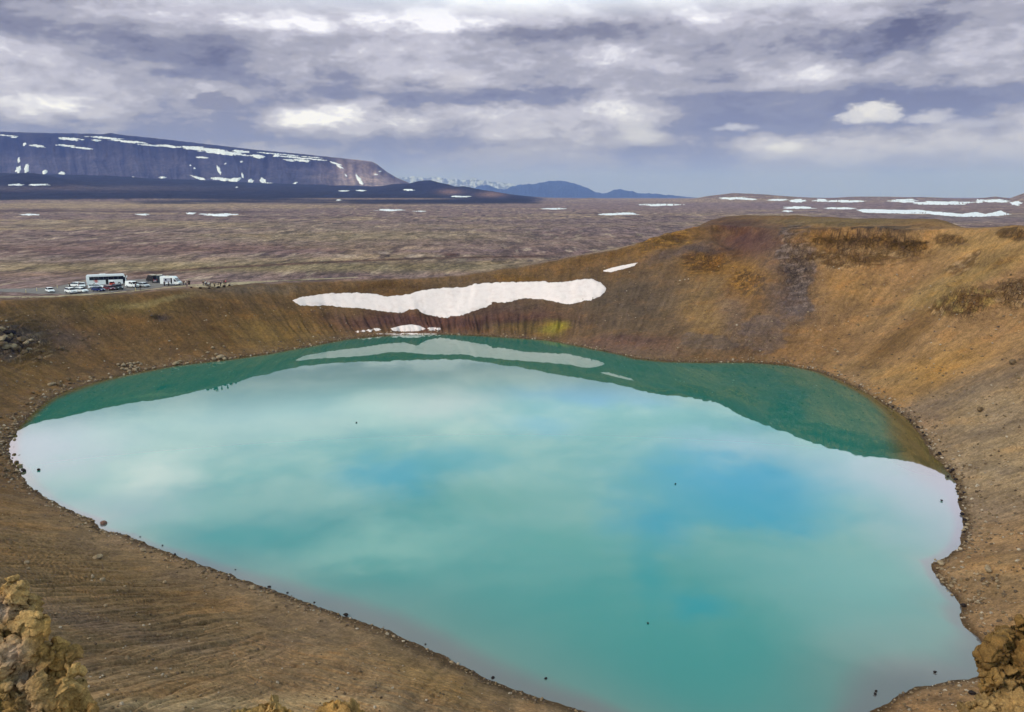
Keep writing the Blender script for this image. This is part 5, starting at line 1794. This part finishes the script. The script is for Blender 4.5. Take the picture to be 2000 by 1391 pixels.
def sky():
    w = bpy.data.worlds.new('World')
    scene.world = w
    w.use_nodes = True
    N = Nodes(w.node_tree)
    dirv = N.n('ShaderNodeTexCoord').outputs['Generated']
    sep = N.n('ShaderNodeSeparateXYZ'); N.put(sep.inputs[0], dirv)
    x, y, z = sep.outputs
    az = N.math('MULTIPLY', N.math('ARCTAN2', x, y), 57.29578)
    el = N.math('MULTIPLY', N.math('ARCSINE', z), 57.29578)
    zz = N.math('ADD', N.math('MAXIMUM', z, 0.0), 0.10)
    comb = N.n('ShaderNodeCombineXYZ')
    N.put(comb.inputs[0], N.math('DIVIDE', x, zz)); N.put(comb.inputs[1], N.math('DIVIDE', y, zz)); N.put(comb.inputs[2], 0.0)
    P = comb.outputs[0]
    nA = N.noise(P, 0.55, 6, 0.55, 0.25)
    nB = N.noise(N.scalev(P, (1.0, 1.0, 1.0)), 1.5, 6, 0.6, 0.3)
    nC = N.noise(P, 4.2, 5, 0.6, 0.2)
    ae = N.n('ShaderNodeCombineXYZ'); N.put(ae.inputs[0], N.math('MULTIPLY', az, .45)); N.put(ae.inputs[1], el)
    AE = ae.outputs[0]
    nW = N.noise(AE, 0.35, 5, 0.6)
    nV = N.noise(N.scalev(AE, (1, 1, 1)), 0.9, 5, 0.62)
    wa = N.math('ADD', N.math('MULTIPLY', N.math('SUBTRACT', nW, .5), 7.0), N.math('MULTIPLY', N.math('SUBTRACT', nV, .5), 2.6))
    nW2 = N.noise(N.scalev(AE, (-1, 1.3, 1)), 0.5, 5, 0.62)
    we = N.math('ADD', N.math('MULTIPLY', N.math('SUBTRACT', nW2, .5), 2.6), N.math('MULTIPLY', N.math('SUBTRACT', nV, .5), 1.4))
    azw, elw = N.math('ADD', az, wa), N.math('ADD', el, we)

    def px_dir(px, py):
        d = ray(px, py)
        return math.degrees(math.atan2(d[0], d[1])), math.degrees(math.asin(abs(d[2]) / np.linalg.norm(d)))

    sk = N.n('ShaderNodeTexSky', sky_type='NISHITA')
    sk.sun_disc = False
    sk.sun_elevation = R(SUN_EL)
    sk.sun_rotation = R(SUN_AZ)
    sk.air_density = 1.0
    sc = N.n('ShaderNodeVectorMath', operation='SCALE'); N.put(sc.inputs[0], sk.outputs[0]); sc.inputs['Scale'].default_value = 0.10
    clear = sc.outputs[0]

    def vec(a, b):
        nd = N.n('ShaderNodeCombineXYZ'); N.put(nd.inputs[0], a); N.put(nd.inputs[1], b)
        return nd.outputs[0]

    def vmad(a, m, c):
        nd = N.n('ShaderNodeVectorMath', operation='MULTIPLY_ADD')
        N.put(nd.inputs[0], a); nd.inputs[1].default_value = m
        if isinstance(c, bpy.types.NodeSocket): N.put(nd.inputs[2], c)
        else: nd.inputs[2].default_value = c
        return nd.outputs[0]
    AZEL, WARP = vec(az, el), vec(wa, we)

    def shape(px, py, rx, ry, soft=0.0, warp=1.0, fine=0.0):
        a0, e0 = px_dir(px, py)
        ra, re = rx / 27.4, ry / 27.4
        u = vmad(WARP, (min(1.0, ra / 4) * warp / ra, min(1.0, re / 1.3) * warp / re, 0), (-a0 / ra, -e0 / re, 0))
        u = vmad(AZEL, (1 / ra, 1 / re, 0), u)
        dt = N.n('ShaderNodeVectorMath', operation='DOT_PRODUCT')
        N.put(dt.inputs[0], u); N.put(dt.inputs[1], u)
        q = N.math('SQRT', dt.outputs['Value'])
        if fine: q = N.math('MULTIPLY_ADD', nF, fine * 1.5, N.math('SUBTRACT', q, fine * .75))
        return N.ramp(q, 1.25, soft, 0.0, 1.0)

    # cloud deck: one brightness field, rippled by noise, steered by broad swellings and gaps
    a4 = N.n('ShaderNodeCombineXYZ'); N.put(a4.inputs[0], N.math('MULTIPLY', az, .42)); N.put(a4.inputs[1], el); a4.inputs[2].default_value = 3.7
    n1 = N.noise(a4.outputs[0], .24, 8, .54, .5)
    n2 = N.noise(a4.outputs[0], .75, 6, .55, .2)
    nF = N.noise(a4.outputs[0], 2.6, 6, .65, .1)
    f = N.math('ADD', .53, N.math('ADD', N.math('MULTIPLY', N.math('SUBTRACT', n1, .5), 1.6), N.math('MULTIPLY', N.math('SUBTRACT', n2, .5), .8)))
    f = N.math('ADD', f, N.math('MULTIPLY', N.math('SUBTRACT', nF, .5), .40))
    for px, py, rx, ry, k in SWELLS:
        f = N.math('MULTIPLY_ADD', shape(px, py, rx * 1.15, ry * 1.2), k * .9, f)
    # calmer and bluer towards the horizon
    low = N.ramp(el, 5.0, 1.6)
    f = N.math('ADD', N.math('MULTIPLY', f, N.math('SUBTRACT', 1.0, N.math('MULTIPLY', low, .62))), N.math('MULTIPLY', low, .25))
    rp = N.n('ShaderNodeValToRGB')
    rp.color_ramp.interpolation = 'EASE'
    els = rp.color_ramp.elements
    STOPS = [(0.0, (.120, .122, .182)), (.25, (.235, .240, .320)), (.5, (.392, .392, .478)), (.72, (.560, .556, .675)), (.9, (.79, .79, .92)), (1.0, (1.0, 1.0, 1.12))]
    els[0].position, els[0].color = STOPS[0][0], (*STOPS[0][1], 1)
    els[1].position, els[1].color = STOPS[-1][0], (*STOPS[-1][1], 1)
    for p_, c_ in STOPS[1:-1]:
        e_ = els.new(p_); e_.color = (*c_, 1)
    N.put(rp.inputs[0], f)
    deck = rp.outputs[0]
    # blue shadow between the clouds, blue haze low down
    blue = N.math('MULTIPLY', N.ramp(f, .52, .22), N.ramp(el, 11, 4))
    deck = N.mix(N.math('MULTIPLY', blue, .75), deck, (.248, .268, .398, 1))
    deck = N.mix(N.ramp(el, 3.6, .8, 0, .8), deck, (.29, .335, .61, 1))
    for px, py, rx, ry, c, k, soft, fine in PUFFS:
        deck = N.mix(N.math('MULTIPLY', shape(px, py, rx, ry, soft, .6, fine), k), deck, (*c, 1))
    # higher sky, seen only mirrored in the lake: bright broken cloud with blue gaps
    up = N.ramp(el, 11.2, 12.9)
    over = N.mix(N.ramp(nB, .38, .64), (1.05, 1.62, 1.95, 1), (1.85, 2.2, 2.35, 1))
    over = N.mix(N.math('MULTIPLY', N.ramp(nA, .52, .38), .7), over, N.mix(.5, clear, (.30, .95, 1.9, 1)))
    over = N.mix(N.ramp(el, 19.0, 31.0, 0, .6), over, (.55, .95, 1.0, 1))
    for px, py, rx, ry, c, k in MIRRORED:
        over = N.mix(N.math('MULTIPLY', shape(px, py, rx * 1.2, ry * 1.2), k * .85), over, tuple(1.25 * v for v in c) + (1,))
    over = N.mix(N.ramp(el, 12.2, 15.0), N.mix(N.ramp(nB, .36, .64), (.66, .70, .84, 1), (1.05, 1.08, 1.20, 1)), over)
    col = N.mix(up, deck, over)
    # unseen overhead sky dimmed to hold down the light on the ground
    col = N.mix(N.ramp(el, 36.0, 46.0), col, N.mix(.8, clear, (.24, .245, .30, 1)))
    col = N.mix(N.ramp(el, -0.5, -4.0), col, (.10, .09, .08, 1))
    bg = N.n('ShaderNodeBackground')
    N.put(bg.inputs[0], col)
    bg.inputs[1].default_value = SKY_GAIN
    out = N.n('ShaderNodeOutputWorld')
    w.node_tree.links.new(bg.outputs[0], out.inputs[0])
    w.cycles.sampling_method = 'MANUAL'
    w.cycles.sample_map_resolution = 512


SKY_GAIN = 1.0
# directions are those of surveyed photo pixels; sizes in pixels
SWELLS = [(380, 105, 150, 50, -.32), (60, 40, 150, 40, -.08), (620, -14, 280, 12, -.3), (800, 4, 420, 26, .22), (830, 40, 170, 22, .5), (940, 48, 90, 14, .35), (570, 42, 110, 20, .3), (420, 30, 90, 20, .12),
          (1120, 25, 120, 26, .3), (1080, 64, 200, 14, -.28), (1400, 24, 170, 22, .22), (1220, 16, 70, 12, -.25), (1190, 108, 70, 20, .32), (530, 135, 80, 36, .14), (320, 128, 60, 9, .3), (450, 152, 200, 22, -.15),
          (860, 182, 260, 28, -.42), (1000, 188, 240, 18, -.35), (610, 228, 84, 18, .24), (740, 232, 200, 28, .2), (110, 205, 130, 26, .04), (60, 180, 60, 30, .0), (200, 246, 420, 16, -.25), (560, 278, 430, 14, -.3),
          (1245, 225, 70, 50, .26), (1400, 128, 190, 22, .2), (1560, 150, 100, 14, .3), (1540, 192, 260, 16, -.22), (1490, 236, 280, 24, -.42), (1690, 75, 100, 36, -.5), (1620, 34, 150, 14, .2),
          (1900, 40, 190, 18, -.22), (1900, 125, 130, 42, .42), (1850, 200, 250, 28, -.45), (1250, 292, 120, 9, -.3), (1430, 170, 110, 12, .2), (1700, 285, 300, 20, .34), (1850, 312, 180, 20, .3), (420, 178, 110, 20, .28), (120, 205, 60, 22, .2), (1600, 338, 300, 9, -.2), (900, 110, 260, 24, .06)]
PUFFS = [(893, 157, 46, 26, (.64, .625, .72), .7, .1, 1.0), (418, 202, 42, 11, (.255, .26, .345), .95, .7, .9), (404, 192, 20, 13, (.265, .27, .355), .95, .6, 1.2), (424, 190, 16, 10, (.265, .27, .355), .9, .6, 1.2), (440, 198, 22, 9, (.26, .265, .35), .9, .6, 1.2),
         (1250, 268, 56, 14, (.66, .66, .76), .75, .2, .9), (1240, 250, 46, 24, (.68, .68, .77), .7, .1, 1.1), (1232, 226, 36, 26, (.60, .60, .70), .5, .1, 1.0),
         (1700, 231, 58, 10, (.66, .66, .76), .9, .5, .8), (1690, 219, 36, 16, (.78, .77, .84), .9, .4, 1.1), (1716, 216, 30, 17, (.82, .81, .87), .9, .4, 1.1), (1738, 226, 26, 12, (.68, .68, .78), .8, .4, 1.1), (1662, 227, 22, 10, (.66, .66, .76), .8, .4, 1.1),
         (1800, 233, 32, 10, (.58, .58, .70), .8, .3, 1.1), (1830, 229, 36, 13, (.60, .60, .72), .8, .3, 1.1), (1905, 241, 48, 9, (.54, .545, .68), .7, .2, 1.0), (1450, 250, 26, 7, (.56, .57, .70), .75, .3, 1.1), (1432, 247, 18, 7, (.56, .57, .70), .75, .3, 1.1), (1405, 252, 16, 5, (.5, .52, .66), .7, .3, 1.0)]
MIRRORED = [(70, 880, 150, 80, (1.95, 1.70, 2.25), .95), (310, 930, 90, 40, (2.6, 2.45, 2.6), .9), (230, 1000, 140, 40, (1.9, 1.75, 2.2), .7), (870, 785, 140, 40, (1.7, 1.65, 1.9), .85), (480, 820, 260, 70, (1.45, 1.6, 1.85), .7),
            (1150, 765, 170, 34, (.8, 1.25, 2.3), .9), (1060, 830, 120, 24, (.6, 1.2, 2.1), .6), (1450, 940, 240, 76, (.28, 1.0, 2.3), .85), (1270, 1020, 110, 56, (.22, .95, 2.1), .8), (1500, 1010, 150, 40, (.35, 1.05, 2.2), .75), (760, 930, 110, 44, (.35, 1.0, 1.9), .8),
            (900, 900, 120, 30, (.5, 1.1, 1.7), .7), (1450, 870, 160, 28, (1.4, 1.6, 2.2), .75), (1760, 935, 150, 50, (1.9, 1.8, 2.5), .9), (1840, 1000, 120, 110, (1.85, 1.75, 2.4), .9), (1360, 1180, 70, 30, (.25, .95, 1.7), .8), (1270, 1120, 40, 70, (.3, .95, 1.5), .6),
            (760, 1070, 190, 46, (1.75, 2.15, 2.1), .75), (540, 980, 180, 40, (1.6, 1.8, 1.9), .6), (1650, 1130, 260, 70, (1.5, 1.8, 2.0), .7), (1720, 1240, 190, 60, (1.7, 1.75, 1.9), .7), (960, 980, 160, 40, (.75, 1.15, 1.25), .7), (420, 1060, 130, 22, (.5, 1.0, 1.25), .7), (700, 1130, 140, 30, (.4, .95, 1.1), .7), (1100, 1060, 160, 40, (.8, 1.3, 1.35), .6)]


sky()
sun = bpy.data.lights.new('sun', 'SUN')
sun.energy = 2.5
sun.angle = R(8)
sun.color = (1.0, .93, .82)
so = bpy.data.objects.new('sun', sun)
COL.objects.link(so)
sd = Vector((math.sin(R(SUN_AZ)) * math.cos(R(SUN_EL)), math.cos(R(SUN_AZ)) * math.cos(R(SUN_EL)), math.sin(R(SUN_EL))))
so.rotation_euler = (-sd).to_track_quat('-Z', 'Y').to_euler()
so.location = (0, 0, 500)

# ------------------------------------------------------------------ camera
cam = bpy.data.cameras.new('camera')
cam.sensor_width = 36.0
cam.lens = 36.0 * F / 2000.0
cam.clip_start = 0.2
cam.clip_end = 120000.0
co_ = bpy.data.objects.new('camera', cam)
COL.objects.link(co_)
co_.location = (0, 0, CAMZ)
co_.rotation_euler = (math.pi / 2 - PITCH, 0, 0)
scene.camera = co_
scene.render.resolution_x, scene.render.resolution_y = 2000, 1391
scene.view_settings.view_transform = 'Standard'
scene.view_settings.look = 'None'
scene.view_settings.exposure = 0.0
scene.cycles.use_denoising = True
scene.cycles.denoising_prefilter = 'ACCURATE'
scene.cycles.use_adaptive_sampling = True
scene.cycles.adaptive_threshold = 0.02
scene.cycles.max_bounces = 6
scene.cycles.diffuse_bounces = 2
scene.cycles.glossy_bounces = 3
scene.cycles.volume_bounces = 0
